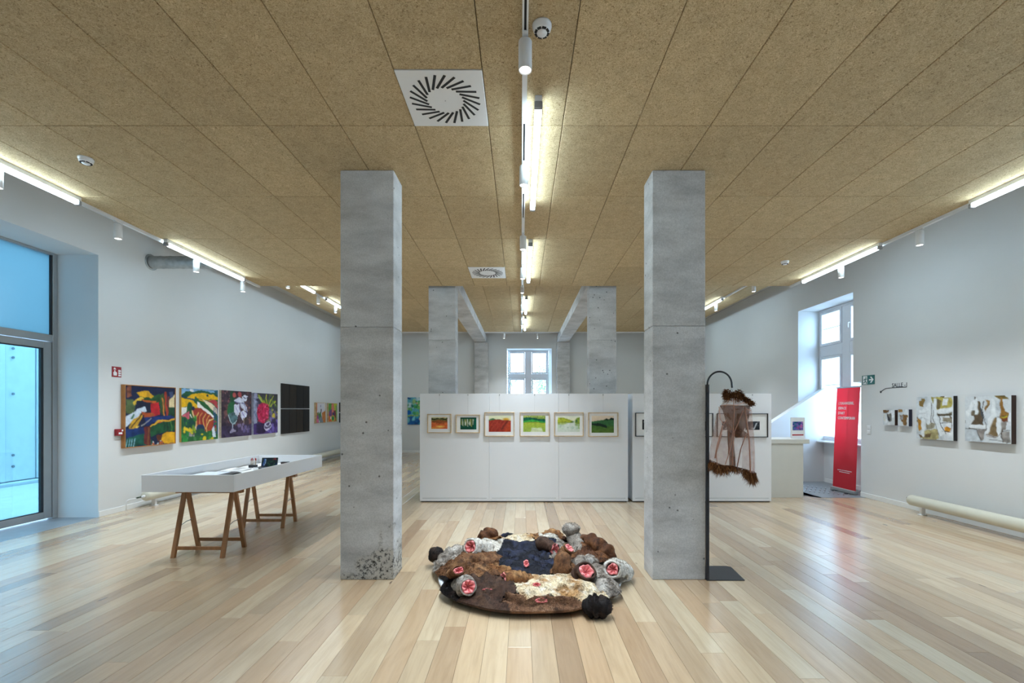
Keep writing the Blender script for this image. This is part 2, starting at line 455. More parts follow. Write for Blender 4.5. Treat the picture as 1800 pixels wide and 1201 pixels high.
M['print'] = attr_mat('printed_paper', 0.6, 0.2)
M['red'] = plain('red_vinyl', lin((176, 26, 36)), 0.45, var=0.03)
def cloth(name, c, k):
    m, nt, b = new_mat(name)
    b.inputs['Base Color'].default_value = (*c, 1); b.inputs['Roughness'].default_value = .45
    tr = N(nt, 'ShaderNodeBsdfTranslucent', inp={'Color': (*[min(1, v*1.6) for v in c], 1)})
    mx = N(nt, 'ShaderNodeMixShader', inp={0: k})
    nt.links.new(b.outputs[0], mx.inputs[1]); nt.links.new(tr.outputs[0], mx.inputs[2])
    nt.links.new(mx.outputs[0], nt.nodes['Material Output'].inputs[0])
    return m
M['banner'] = cloth('red_banner_cloth', lin((196, 32, 44)), .3)
M['sign_red'] = plain('red_sign', lin((150, 22, 34)), 0.4)
M['sign_green'] = plain('green_sign', lin((0, 98, 92)), 0.4)
M['sign_white'] = plain('sign_white', (0.85, 0.86, 0.86), 0.4)
M['ink'] = plain('grey_vinyl_lettering', (0.05, 0.055, 0.065), 0.6)
M['beech'] = wood('trestle_beech', lin((158, 110, 68)), (14, 14, 2.0))
M['framewood'] = wood('pale_frame_wood', lin((205, 178, 138)), (12, 12, 12))
M['framewarm'] = wood('warm_frame_wood', lin((178, 120, 62)), (6, 6, 6))
M['frameblack'] = plain('black_frame', (0.015, 0.015, 0.018), 0.4)
M['matboard'] = plain('mat_board', (0.83, 0.82, 0.80), 0.8, spec=0.1)
M['linen'] = plain('raw_canvas_edge', (0.55, 0.50, 0.40), 0.8, var=0.2, scale=25)
M['brownedge'] = plain('dark_brown_edge', lin((58, 34, 24)), 0.6, var=0.2)
M['fur'] = attr_mat('fur_hide', 0.75, 0.25, 0.6, 70)
_nt = M['fur'].node_tree; _b = _nt.nodes['Principled BSDF']; _src = _b.inputs['Base Color'].links[0].from_socket
_tc = N(_nt, 'ShaderNodeTexCoord'); _n = N(_nt, 'ShaderNodeTexNoise', inp={'Scale': 42.0, 'Detail': 5.0, 'Roughness': .7, 'Distortion': 1.0})
_nt.links.new(_tc.outputs['Object'], _n.inputs['Vector'])
_r = ramp(_nt, [(0.34, (0.45,)*3), (0.5, (0.92,)*3), (0.68, (1.3,)*3)]); _nt.links.new(_n.outputs['Fac'], _r.inputs['Fac'])
_m = N(_nt, 'ShaderNodeMix', data_type='RGBA', blend_type='MULTIPLY', inp={0: 1.0})
_nt.links.new(_src, _m.inputs[6]); _nt.links.new(_r.outputs[0], _m.inputs[7]); _nt.links.new(_m.outputs[2], _b.inputs['Base Color'])
M['pink'] = attr_mat('pink_satin', 0.35, 0.5)
M['disc'] = plain('white_board', (0.78, 0.80, 0.84), 0.4)
M['veil'] = sheer('sheer_tulle', lin((206, 166, 152)), 0.30)
M['lining'] = sheer('brown_net', lin((134, 98, 78)), 0.62)
M['seam'] = plain('rose_brown_seam', lin((182, 138, 120)), 0.7, var=0.1)
M['counter'] = plain('counter_laminate', (0.62, 0.61, 0.55), 0.5, var=0.015)
M['paper'] = plain('white_paper', (0.84, 0.84, 0.83), 0.8, spec=0.1)
M['bookdark'] = plain('dark_cover', lin((24, 30, 36)), 0.35)
M['facade'] = plain('pale_facade_panel', (0.62, 0.66, 0.68), 0.5, var=0.05)
M['facade_dark'] = plain('facade_joint', (0.16, 0.19, 0.22), 0.6)
M['paving'] = plain('pale_paving', (0.62, 0.62, 0.60), 0.8, var=0.06, scale=3)
M['house'] = plain('pale_stone_house', (0.55, 0.53, 0.47), 0.85, var=0.08, scale=3)
M['roof'] = plain('slate_roof', (0.25, 0.26, 0.28), 0.7, var=0.1)
M['leaf'] = plain('pale_leaves', (0.20, 0.30, 0.14), 0.7, var=0.25, scale=3)
M['bark'] = plain('bark', (0.14, 0.10, 0.07), 0.9, var=0.2)

# ------------------------------------------------------------------ the shell
XL, XR, YB, YF, ZT = -6.42, 6.40, -3.2, 17.0, 4.78
def struct(name, mb, m, label, **kw):
    o = mb.obj(name, m, **kw)
    return tag(o, label, None, None, 'structure')

# left wall with the door niche (Y 3.9 .. 6.79)
w = MB()
w.box(-7.15, XL, YB, 3.6, -0.1, ZT).box(-7.15, XL, 6.79, YF + .7, -0.1, ZT).box(-7.15, XL, 3.6, 6.79, 3.985, ZT)
struct('wall_left', w, M['wall'], 'long white gallery wall on the left carrying the colourful paintings')
w = MB()
NZ = 2.16
for ya, yb in ((YB, -2.3), (-.6, 2.2), (3.9, 8.42)): w.box(XR, 7.1, ya, yb, -0.1, ZT)
for ya, yb in ((-2.3, -.6), (2.2, 3.9)): w.box(XR, 7.1, ya, yb, 3.90, ZT).box(XR, 7.1, ya, yb, -0.1, .90)  # openings for the two added windows that let in fill daylight
w.box(XR, 7.1, 8.42, 8.62, NZ, ZT)
w.box(6.87, 7.1, 8.42, 8.62, -0.1, NZ)
w.box(XR, 7.1, 10.33, YF + .7, -0.1, ZT).box(XR, 7.1, 8.62, 10.33, 3.90, ZT).box(6.87, 7.1, 8.62, 10.33, -0.1, 0.90)
struct('wall_right', w, M['wall'], 'white gallery wall on the right with a deep window niche')
w = MB()
WX0, WX1, WZ1 = -0.545, 1.165, 3.955
w.box(-7.15, WX0, YF, YF + .7, -0.1, ZT).box(WX1, 7.1, YF, YF + .7, -0.1, ZT)
w.box(WX0, WX1, YF, YF + .7, WZ1, ZT).box(WX0, WX1, YF, YF + .7, -0.1, 0.9)
# splayed right jamb
w.prism([(WX1, YF + .01), (WX1, YF + .58), (1.085, YF + .58)], 'z', 0.9, WZ1)
struct('wall_far', w, M['wall'], 'far end wall with a cross-framed window behind the partitions')
struct('wall_near', MB().box(-7.15, 7.1, YB - .3, YB, -0.1, ZT), M['wall'], 'plain white end wall behind the viewpoint')

# floor: dark bed plus individual oak boards running away from the camera
fl = MB().box(XL, XR, YB, YF, -0.10, -0.014)
floor = struct('floor', fl, M['subfloor'], 'light oak plank floor running the length of the gallery')
PW = 0.162
rows = int(round((XR - XL) / PW)); PWr = (XR - XL) / rows
planks = []
hole = (4.7, 8.28)     # the boards stop at the metal landing by the window
for i in range(rows):
    x0 = XL + i * PWr; x1 = x0 + PWr
    y = YB - R.uniform(0, 1.5)
    base = R.random()
    while y < YF:
        L = R.uniform(1.1, 2.35)
        a, b_ = max(y, YB), min(y + L, YF)
        if b_ - a > 0.04: planks.append((x0, x1, a, b_))
        y += L
def clip_landing(p):
    x0, x1, a, b_ = p
    if x0 > 5.55 and b_ > 8.28:
        b_ = 8.28
    return (x0, x1, a, b_)
planks = [clip_landing(p) for p in planks]
planks = [p for p in planks if p[3] - p[2] > 0.03]
def plank_area(p):
    x0, x1, a, b_ = p
    a = max(a, 2.66)
    if b_ <= a: return 0.0
    xm = abs((x0 + x1) / 2)
    def vis(yy): return xm / yy * 786 < 905
    if not vis(b_): return 0.0
    if not vis(a): a = xm * 786 / 905
    if xm < 1.9 and a > 7.9: return 0.0
    if 1.9 <= xm and x0 > 0 and x1 < 5.3 and a > 8.2: return 0.0
    return (x1 - x0) * CAMH * 786**2 * 0.5 * (1 / a**2 - 1 / b_**2)
order = sorted(planks, key=plank_area, reverse=True)
def plank_geo(mb, p, g=0.0007, c=0.0012):
    x0, x1, a, b_ = p; x0 += g; x1 -= g; a += g; b_ -= g
    vs = [(x0,a,-.013),(x1,a,-.013),(x1,b_,-.013),(x0,b_,-.013), (x0,a,-c),(x1,a,-c),(x1,b_,-c),(x0,b_,-c),
          (x0+c,a+c,0),(x1-c,a+c,0),(x1-c,b_-c,0),(x0+c,b_-c,0)]
    fs = [(0,1,5,4),(1,2,6,5),(2,3,7,6),(3,0,4,7),(4,5,9,8),(5,6,10,9),(6,7,11,10),(7,4,8,11),(8,9,10,11)]
    mb.add(vs, fs)
def plank_tone():
    t = R.random()
    t = 0.64 + 0.5 * (t - 0.5) if R.random() < 0.76 else .12 + .85 * t
    return (min(1, max(0, t)), R.random(), R.random())
for p in order[:299]:
    mb = MB(); plank_geo(mb, p); mb.c = [plank_tone()] * len(mb.v)
    mb.obj('plank', M['oak'], floor)
mb = MB(); cc = []
for p in order[299:]:
    n0 = len(mb.v); plank_geo(mb, p); t = plank_tone(); cc += [t] * (len(mb.v) - n0)
mb.c = cc
o = mb.obj('oak_boards', M['oak'], floor); o['kind'] = 'stuff'

# stone floor of the door niche, metal landing by the window
struct('floor.001', MB().box(-7.6, XL, 3.6, 6.79, -0.1, -0.002), M['stone'], 'dark grey stone threshold floor in the glass door niche')
mb = MB().prism([(5.52, 8.30), (6.40, 8.30), (6.40, 8.42), (6.87, 8.42), (6.87, 10.3), (4.5, 10.3), (4.5, 9.6)], 'z', -0.1, 0.0)
land = struct('floor.002', mb, M['stone'], 'grey metal landing floor with raised anti-slip ribs below the window')
mb = MB()
d = Vector((0.6, 0.8, 0)); q = Vector((0.8, -0.6, 0))
for row in range(3):
    for k in range(24):
        c = Vector((5.35, 9.42, 0)) + Vector((0.92, -0.86, 0)) * (k / 16.0) + d * (0.30 * row)
        if not (c.x < 6.75 and c.y < 10.1 and (c.x < 6.2 or c.y > 8.55) and c.y > 8.42): continue
        pts = [c - d*.11 - q*.013, c - d*.11 + q*.013, c + d*.11 + q*.013, c + d*.11 - q*.013]
        mb.prism([(p.x, p.y) for p in pts], 'z', 0.0, 0.006)
o = mb.obj('rib', M['steel'], land); o['kind'] = 'stuff'

# skirtings
struct('baseboard_left', MB().cbox(XL, XL + .014, 6.79, YF, 0, .085, .003), M['trim'], 'white skirting along the left wall')
struct('baseboard_right', MB().cbox(XR - .014, XR, YB, 8.42, 0, .085, .003), M['trim'], 'white skirting along the right wall')
struct('baseboard_far', MB().cbox(XL, XR, YF - .014, YF, 0, .085, .003), M['trim'], 'white skirting along the far wall')
struct('baseboard_niche', MB().cbox(6.856, 6.87, 8.42, 10.1, 0, .085, .003), M['trim'], 'white skirting below the window in the niche')

# ceiling: slab above, two hung islands of wood-wool tiles
ceil = struct('ceiling', MB().box(-7.15, 7.1, YB, YF + .7, ZT, ZT + .15), M['slab'], 'painted slab above the hung ceiling islands')
Z1, Z2 = CAMH + 2.303, CAMH + 2.776
C1 = (-4.96, 5.06, YB, 8.345)
C2 = (-5.5, 5.57, 8.50, 16.04)
isl1 = struct('ceiling_near', MB().box(C1[0] + .01, C1[1] - .01, C1[2], C1[3] - .01, Z1 + .027, Z1 + .06), M['board'], 'lower hung ceiling of tan wood-wool tiles over the front of the gallery')
isl2 = struct('ceiling_far', MB().box(C2[0] + .01, C2[1] - .01, C2[2], C2[3] - .01, Z2 + .027, Z2 + .06), M['board'], 'higher hung ceiling of tan wood-wool tiles over the back of the gallery')
TILES = {}
def tile_mesh(wx, wy):
    k = (round(wx, 3), round(wy, 3))
    if k not in TILES:
        TILES[k] = MB().cbox(.0022, wx - .0022, .0022, wy - .0022, 0, .026, .004).mesh('tile')
        TILES[k].materials.append(M['wool'])
    return TILES[k]
def tiles(island, ext, z, ys, skip=()):
    xs = [ext[0]] + [x for x in [.336 + .6 * k for k in range(-12, 12)] if ext[0] + .05 < x < ext[1] - .05] + [ext[1]]
    for j in range(len(ys) - 1):
        for i in range(len(xs) - 1):
            if (i, j) in skip: continue
            x0, x1, y0, y1 = xs[i], xs[i+1], ys[j], ys[j+1]
            for (hx0, hx1, hy0, hy1) in VENTS:
                if abs(x0 - hx0) < .05 and y0 < (hy0 + hy1) / 2 < y1 and island is isl1:
                    if hy0 - y0 > .1: mesh_obj('tile', tile_mesh(x1 - x0, hy0 - y0), M['wool'], island, (x0, y0, z))
                    if y1 - hy1 > .1: mesh_obj('tile', tile_mesh(x1 - x0, y1 - hy1), M['wool'], island, (x0, hy1, z))
                    break
            else:
                mesh_obj('tile', tile_mesh(x1 - x0, y1 - y0), M['wool'], island, (x0, y0, z))
VENTS = [(-.864, -.264, 3.03, 3.63), (-.864, -.264, 7.235, 7.835)]
tiles(isl1, C1, Z1, [YB, -1.18, .02, 1.23, 2.43, 3.63, 4.83, 6.03, 7.235, C1[3]])
tiles(isl2, C2, Z2, [C2[2], 8.84, 10.04, 11.24, 12.44, 13.64, 14.84, C2[3]])

# ------------------------------------------------------------------ columns and beams
def column(x0, x1, y0, y1, ztop, zj, mat, label, dx=0.0, up=None):
    root = empty('concrete_column', ((x0 + x1) / 2, y0, 0))
    tag(root, label, 'column', 'square-cut concrete columns', 'structure')
    h = (x1 - x0) / 2; t = y1 - y0
    MB().cbox(-h, h, 0, t, 0, zj - .002, .006).obj('lower_shaft', mat, root)
    MB().cbox(-h + dx, h + dx, .002, t, zj, ztop, .006).obj('upper_shaft', up or M['conc'], root)
    return root
column(-1.738, -1.224, 4.296, 4.596, Z1 - .001, 2.43, M['conc_honey'], 'raw concrete column with a pitted gravelly foot, left of the fur sculpture')
column(1.2626, 1.771, 4.296, 4.596, Z1 - .001, 2.44, M['conc'], 'smooth raw concrete column right of the fur sculpture, beside the black stand')
column(-1.76, -1.246, 8.50, 8.82, Z2 - .001, 2.96, M['conc'], 'raw concrete column behind the partition, on its left side')
column(1.30, 1.81, 8.50, 8.82, Z2 - .001, 2.96, M['conc_marked'], 'pore-marked concrete column behind the partition, on its right side', 0, M['conc_marked'])
column(-1.75, -1.236, 16.75, 17.05, 4.16, 3.2, M['conc'], 'far concrete column left of the end window')
column(1.345, 1.83, 16.75, 17.05, 4.16, 3.2, M['conc'], 'far concrete column right of the end window')
for x0, x1, s in ((-1.75, -1.31, 'left'), (1.36, 1.78, 'right')):
    o = MB().cbox(x0, x1, 8.82, 17.0, 4.165, Z2 + .02, .006).obj('concrete_beam', M['conc'])
    tag(o, 'concrete ceiling beam running to the end wall, %s of the centre lights' % s, 'beam', None, 'structure')

# ------------------------------------------------------------------ glass door, left
DX = -7.06
door = tag(empty('door_1', (DX, 5.2, 0)), 'tall grey-framed glass entrance door with a frosted light above', None, None, 'structure')
def dbox(name, y0, y1, z0, z1, x0, x1, m, parent=door, b=.004):
    return MB().cbox(x0 - DX if parent is door else x0 - DX, x1 - DX, y0 - 5.2, y1 - 5.2, z0, z1, b).obj(name, m, parent)
dbox('jamb', 6.715, 6.785, 0.0, 3.985, -7.12, -7.03, M['aluminium'])
dbox('jamb', 3.60, 3.66, 0.0, 3.985, -7.12, -7.03, M['aluminium'])
dbox('head', 3.66, 6.715, 3.95, 3.985, -7.12, -7.03, M['aluminium'])
dbox('transom', 3.66, 6.715, 2.655, 2.755, -7.12, -7.03, M['aluminium'])
leaf = dbox('door_leaf', 6.60, 6.712, 0.02, 2.645, -7.10, -7.045, M['aluminium'])
dbox('stile', 4.95, 5.05, 0.02, 2.645, -7.10, -7.045, M['aluminium'], leaf)
dbox('top_rail', 5.05, 6.60, 2.545, 2.645, -7.10, -7.045, M['aluminium'], leaf)
dbox('bottom_rail', 5.05, 6.60, 0.02, 0.12, -7.10, -7.045, M['aluminium'], leaf)
dbox('gasket', 6.566, 6.60, 0.12, 2.545, -7.09, -7.05, M['gasket'], leaf, .002)
dbox('gasket', 5.05, 6.566, 2.53, 2.545, -7.09, -7.05, M['gasket'], leaf, .002)
dbox('gasket', 5.05, 6.566, 0.12, 0.13, -7.09, -7.05, M['gasket'], leaf, .002)
dbox('pane', 5.05, 6.57, 0.125, 2.535, -7.075, -7.068, M['doorglass'], leaf, .001)
dbox('leaf_pull', 5.06, 5.10, 0.9, 1.3, -7.04, -7.01, M['gasket'], leaf)
leaf2 = dbox('door_leaf', 3.665, 3.76, 0.02, 2.645, -7.10, -7.045, M['aluminium'])
dbox('stile', 4.85, 4.945, 0.02, 2.645, -7.10, -7.045, M['aluminium'], leaf2)
dbox('top_rail', 3.76, 4.85, 2.545, 2.645, -7.10, -7.045, M['aluminium'], leaf2)
dbox('bottom_rail', 3.76, 4.85, 0.02, 0.12, -7.10, -7.045, M['aluminium'], leaf2)
dbox('pane', 3.76, 4.85, 0.12, 2.545, -7.075, -7.068, M['doorglass'], leaf2, .001)
dbox('frosted_pane', 3.665, 6.71, 2.757, 3.948, -7.08, -7.07, M['frost'], door, .001)
dbox('gasket', 6.69, 6.714, 2.757, 3.948, -7.065, -7.04, M['gasket'], door, .002)

# ------------------------------------------------------------------ windows
def cross_window(root, W, z0, z1, zt0, zt1, fr, mull, bars_h, handle_side):
    """casement window in local coordinates: x across (0..W), y depth, z up; root is the outer frame's Empty"""
    T = .07
    def part(name, x0, x1, za, zb, y0=0., y1=T, parent=root, m=M['winframe'], b=.006):
        return MB().cbox(x0, x1, y0, y1, za, zb, b).obj(name, m, parent)
    part('frame', 0, fr, z0, z1); part('frame', W - fr, W, z0, z1)
    part('frame', fr, W - fr, z1 - fr, z1); part('frame', fr, W - fr, z0, z0 + fr)
    part('mullion', W/2 - mull/2, W/2 + mull/2, z0 + fr, z1 - fr)
    part('transom', fr, W/2 - mull/2, zt0, zt1); part('transom', W/2 + mull/2, W - fr, zt0, zt1)
    for xa, xb in ((fr, W/2 - mull/2), (W/2 + mull/2, W - fr)):
        for k, (za, zb) in enumerate(((z0 + fr, zt0), (zt1, z1 - fr))):
            s = .055; g = .004
            xa_, xb_, za_, zb_ = xa + g, xb - g, za + g, zb - g
            mb = MB()
            mb.cbox(xa_, xa_ + s, -.015, T - .02, za_, zb_, .005).cbox(xb_ - s, xb_, -.015, T - .02, za_, zb_, .005)
            mb.cbox(xa_ + s, xb_ - s, -.015, T - .02, za_, za_ + s, .005).cbox(xa_ + s, xb_ - s, -.015, T - .02, zb_ - s, zb_, .005)
            sash = mb.obj('casement', M['winframe'], root)
            MB().box(xa_ + s - .005, xb_ - s + .005, .018, .026, za_ + s - .005, zb_ - s + .005).obj('pane', M['glass'], sash)
            bars = MB()
            for t in bars_h[k]:
                zz = za_ + s + (zb_ - za_ - 2*s) * t
                bars.box(xa_ + s, xb_ - s, .027, .037, zz - .008, zz + .008)
            xm = (xa_ + xb_) / 2
            if bars_h[2]: bars.box(xm - .008, xm + .008, .027, .037, za_ + s, zb_ - s)
            bars.obj('glazing_bar', M['winframe'], sash)
            if (xa > W/2) == (handle_side > 0) or handle_side == 0:
                xh = xa_ + s/2 if xa > W/2 else xb_ - s/2
                zh = (za_ + zb_) / 2
                MB().cbox(xh - .012, xh + .012, -.022, -.015, zh - .03, zh + .03, .003).tube([(xh, -.02, zh), (xh, -.05, zh), (xh, -.055, zh - .012), (xh, -.055, zh - .11)], .009, 8).obj('handle', M['white'], sash)
w1 = tag(empty('window_1', (6.88, 10.325, 0), -PI/2), 'tall white cross-framed window in the right wall niche', None, None, 'structure')
cross_window(w1, 1.70, .93, 3.895, 2.83, 3.07, .05, .22, ([.33, .66], [.5], False), 1)
MB().cbox(-.0, 1.70, -.17, -.0, .90, .93, .005).obj('sill', M['white'], w1)
for k, yv in enumerate((3.895, -.605)):  # two windows added out of view to bring cool daylight into the room
    fill_window = tag(empty('window_%d' % (3 + k), (6.88, yv, 0), -PI/2), 'added unseen cross-framed window for fill daylight in the right wall, %s' % ('level with the front columns', 'added unseen as fill')[k], None, None, 'structure')
    cross_window(fill_window, 1.69, .93, 3.895, 2.83, 3.07, .05, .22, ([.33, .66], [.5], False), 1)
    MB().cbox(.0, 1.69, -.47, -.0, .90, .93, .005).obj('sill', M['white'], fill_window)
w2 = tag(empty('window_2', (-.52, 17.58, 0)), 'white cross-framed window in the far end wall', None, None, 'structure')
cross_window(w2, 1.60, .93, 3.95, 2.85, 3.04, .05, .26, ([.33, .66], [.5], True), 0)
MB().cbox(-.02, 1.66, -.56, 0, .90, .93, .005).obj('sill', M['white'], w2)

# ------------------------------------------------------------------ ceiling fittings
ORD = ['first', 'second', 'third', 'fourth', 'fifth', 'sixth', 'seventh', 'eighth', 'ninth']
def track(x0, x1, y0, y1, z, label):
    """surface track: channel with a dark slot, under a ceiling at height z"""
    long_y = (y1 - y0) > (x1 - x0)
    root = MB()
    if long_y:
        cx = (x0 + x1) / 2
        root.box(x0, x0 + .011, y0, y1, z - .034, z).box(x1 - .011, x1, y0, y1, z - .034, z).box(x0 + .011, x1 - .011, y0, y1, z - .008, z)
    else:
        root.box(x0, x1, y0, y0 + .011, z - .034, z).box(x0, x1, y1 - .011, y1, z - .034, z).box(x0, x1, y0 + .011, y1 - .011, z - .008, z)
    o = root.obj('light_track', M['lampwhite'])
    tag(o, label, 'light track', 'lighting tracks')
    s = MB()
    if long_y: s.box(x0 + .011, x1 - .011, y0 + .01, y1 - .01, z - .022, z - .0085)
    else: s.box(x0 + .01, x1 - .01, y0 + .011, y1 - .011, z - .022, z - .0085)
    s.obj('conductor_slot', M['dark'], o)
    if long_y:
        y = y0 + .35
        while y < y1 - .5:
            MB().box(x0 + .011, x1 - .011, y, y + .55, z - .0345, z - .0225).obj('cover_strip', M['lampwhite'], o)
            y += 1.15
    return o
TLX, TRX, TCX = -4.875, 5.01, .025
track(TLX - .018, TLX + .018, YB + .1, C1[3] - .02, Z1, 'white lighting track along the left edge of the front ceiling')
track(TRX - .018, TRX + .018, YB + .1, C1[3] - .02, Z1, 'white lighting track along the right edge of the front ceiling')
track(TCX - .018, TCX + .018, YB + .1, C1[3] - .02, Z1, 'white lighting track down the centre of the front ceiling')
track(TLX - .018, TLX + .018, C2[2] + .05, C2[3] - .1, Z2, 'white lighting track along the left of the rear ceiling')
track(TRX - .018, TRX + .018, C2[2] + .05, C2[3] - .1, Z2, 'white lighting track along the right of the rear ceiling')
track(TCX - .018, TCX + .018, C2[2] + .05, C2[3] - .1, Z2, 'white lighting track down the centre of the rear ceiling')
track(C2[0] + .05, C2[1] - .05, C2[3] - .06, C2[3] - .024, Z2, 'white lighting track crossing the back edge of the rear ceiling')

def make_tube(L):
    root = empty('tube_lamp')
    MB().cbox(-.0255, .0255, 0, L, -.044, -.001, .003).obj('housing', M['lampwhite'], root)
    # diffuser: half-round trough under the housing
    prof = [(-.024, -.0445)] + [(.027 * math.cos(t), -.062 - .027 * math.sin(t)) for t in np.linspace(PI + .12, -.12, 13)] + [(.024, -.0445)]
    MB().prism([(a, b) for a, b in prof], 'y', .035, L - .035).obj('diffuser', M['tube'], root)
    for y0 in (.0, L - .034):
        MB().cbox(-.029, .029, y0, y0 + .034, -.091, -.0445, .004).obj('end_cap', M['lampgrey'], root)
    return root
def place_tubes(x, z, spans, where):
    for i, (a, b) in enumerate(spans):
        t = make_tube(b - a); t.location = (x, a, z)
        vis = [s for s in spans if s[1] > 2.5]  # spans left out of vis are lamps added behind the camera for fill
        lab = 'white fluorescent tube lamp %s, %s' % (where, ORD[vis.index((a, b))] + ' from the front' if (a, b) in vis else 'added unseen as fill')
        tag(t, lab, 'tube lamp', 'fluorescent tube lamps')
place_tubes(-4.80, Z1, [(-1.0, .75), (3.15, 4.86), (6.03, 7.74)], 'along the left edge of the front ceiling')
place_tubes(4.955, Z1, [(-1.0, .75), (3.2, 4.93), (6.16, 7.88)], 'along the right edge of the front ceiling')
place_tubes(.128, Z1, [(-.3, 1.4), (3.27, 5.0), (6.04, 7.86)], 'beside the centre track of the front ceiling')
place_tubes(-4.80, Z2, [(8.7, 10.4), (11.0, 12.7), (13.5, 15.2)], 'along the left of the rear ceiling')
place_tubes(4.955, Z2, [(11.0, 12.7), (13.5, 15.2)], 'along the right of the rear ceiling')
place_tubes(.128, Z2, [(10.9, 12.7), (13.26, 15.3)], 'beside the centre track of the rear ceiling')

spot0 = empty('track_spotlight')
MB().cbox(-.016, .016, -.05, .05, -.012, 0, .002).cyl((0,0,-.012), (0,0,-.03), .012, n=12).obj('adapter', M['lampwhite'], spot0)
MB().lathe([(.0, -.03), (.039, -.03), (.041, -.034), (.041, -.205), (.036, -.207), (.036, -.197), (0, -.197)], 28).obj('lamp_body', M['lampwhite'], spot0)
MB().lathe([(0, -.1985), (.035, -.1985)], 24).obj('lens', M['lens'], spot0)
ld = bpy.data.lights.new('spot_beam', 'SPOT'); ld.energy = SPOT_W; ld.spot_size = math.radians(112); ld.spot_blend = 1.0; ld.shadow_soft_size = .03; ld.color = (.80, .91, 1.0)
lo = bpy.data.objects.new('spot_beam', ld); COL.objects.link(lo); lo.parent = spot0; lo.location = (0, 0, -.215)
first = [True]
def spots(pts, where, watts=None):
    for i, (x, y, z) in enumerate(pts):
        if first[0]: o = spot0; first[0] = False
        else: o = copy_tree(spot0)
        o.location = (x, y, z - .0345)
        if watts:
            for ch in o.children:
                if ch.type == 'LIGHT': ch.data = ch.data.copy(); ch.data.energy = watts; ch.data.spot_size = math.radians(84)
        tag(o, 'white cylindrical spotlight on %s, %s' % (where, ORD[i] + (' from the front' if 'crossing' not in where else ' from the left')), 'spotlight', 'track spotlights')
spots([(TLX, y, Z1) for y in (4.16, 5.41, 6.71, 7.84)], 'the left track of the front ceiling')
spots([(TRX, y, Z1) for y in (4.2, 5.62, 7.0)], 'the right track of the front ceiling')
spots([(TCX, y, Z1) for y in (2.72, 4.12, 5.78, 7.07)], 'the centre track of the front ceiling', SPOT_C)
spots([(TLX, y, Z2) for y in (9.35, 10.75, 11.75)], 'the left track of the rear ceiling', SPOT_W * 1.6)
spots([(TRX, y, Z2) for y in (9.63, 11.5)], 'the right track of the rear ceiling', SPOT_W * 1.6)
spots([(TCX, y, Z2) for y in (9.75, 11.6, 13.5)], 'the centre track of the rear ceiling', SPOT_C)
spots([(x, C2[3] - .042, Z2) for x in (-.61, .59)], 'the track crossing the rear ceiling', SPOT_C * .7)

spots([(TLX, y, Z1) for y in (2.9, 1.65, .4)], 'the left track, added unseen as fill', SPOT_W * .4)  # unseen spotlights added to brighten the floor and fronts near the camera
spots([(TRX, y, Z1) for y in (2.8, 1.4, .0)], 'the right track, added unseen as fill', SPOT_W * .4)
spots([(TCX, y, Z1) for y in (1.3, -.1)], 'the centre track, added unseen as fill', SPOT_C * .6)

def detector(x, y, z, label):
    root = empty('smoke_detector', (x, y, z))
    MB().lathe([(0, 0), (.058, 0), (.058, -.012), (.052, -.016), (.052, -.030), (.046, -.042), (.03, -.046), (.03, -.05), (0, -.051)], 28).obj('housing', M['white'], root)
    for k in range(8):
        t = 2*PI*k/8 + .3
        s = MB().cbox(-.012, .012, .030, .044, -.0475, -.040, .001).obj('vent_slot', M['dark'], root)
        s.rotation_euler = (0, 0, t)
    tag(root, label, 'smoke detector', 'smoke detectors')
detector(.125, 2.68, Z1, 'round white smoke detector beside the centre track, nearest')
detector(-3.99, 4.1, Z1, 'round white smoke detector on the ceiling above the left wall paintings')
detector(4.1, 6.95, Z1, 'round white smoke detector on the ceiling towards the right-hand window')

def vent(h, label):
    x0, x1, y0, y1 = h
    cx, cy = (x0 + x1)/2, (y0 + y1)/2
    root = empty('swirl_vent', (cx, cy, Z1))
    MB().cbox(-.298, .298, -.298, .298, -.004, .02, .002).obj('face_plate', M['lampwhite'], root)
    for k in range(24):
        t = 2*PI*k/24
        # slots are set off-radial like a turbine
        s = MB().cbox(-.0095, .0095, -.074, .074, -.0055, -.0035, .0008).obj('slot', M['dark'], root)
        s.location = (.192*math.cos(t), .192*math.sin(t), 0); s.rotation_euler = (0, 0, t - PI/2 + .55)
    MB().cyl((0,0,-.0055), (0,0,-.004), .004, n=10).obj('centre_screw', M['lampgrey'], root)
    tag(root, label, 'air vent', 'swirl air vents')
vent(VENTS[0], 'large square white swirl air vent in the ceiling, nearest')
vent(VENTS[1], 'square white swirl air vent near the back edge of the front ceiling')

# spiral duct
mb = MB(); path = []; rad = []
n = 90
for i in range(n + 1):
    x = XL + .02 + i * (2.6 / n)
    path.append((x, 7.76, 4.19)); rad.append(.105 + (.005 if i % 6 == 0 else 0))
mb.tube(path, rad, 28)
o = mb.obj('spiral_duct', M['galv'])
tag(o, 'ribbed galvanised air duct leaving the left wall above the ceiling edge', 'duct')
MB().lathe([(.106, 0), (.135, 0), (.135, .01), (.106, .01)], 28).obj('collar', M['galv'], o).matrix_local = Matrix.Translation((XL + .002, 7.76, 4.19)) @ Matrix.Rotation(PI/2, 4, 'Y')

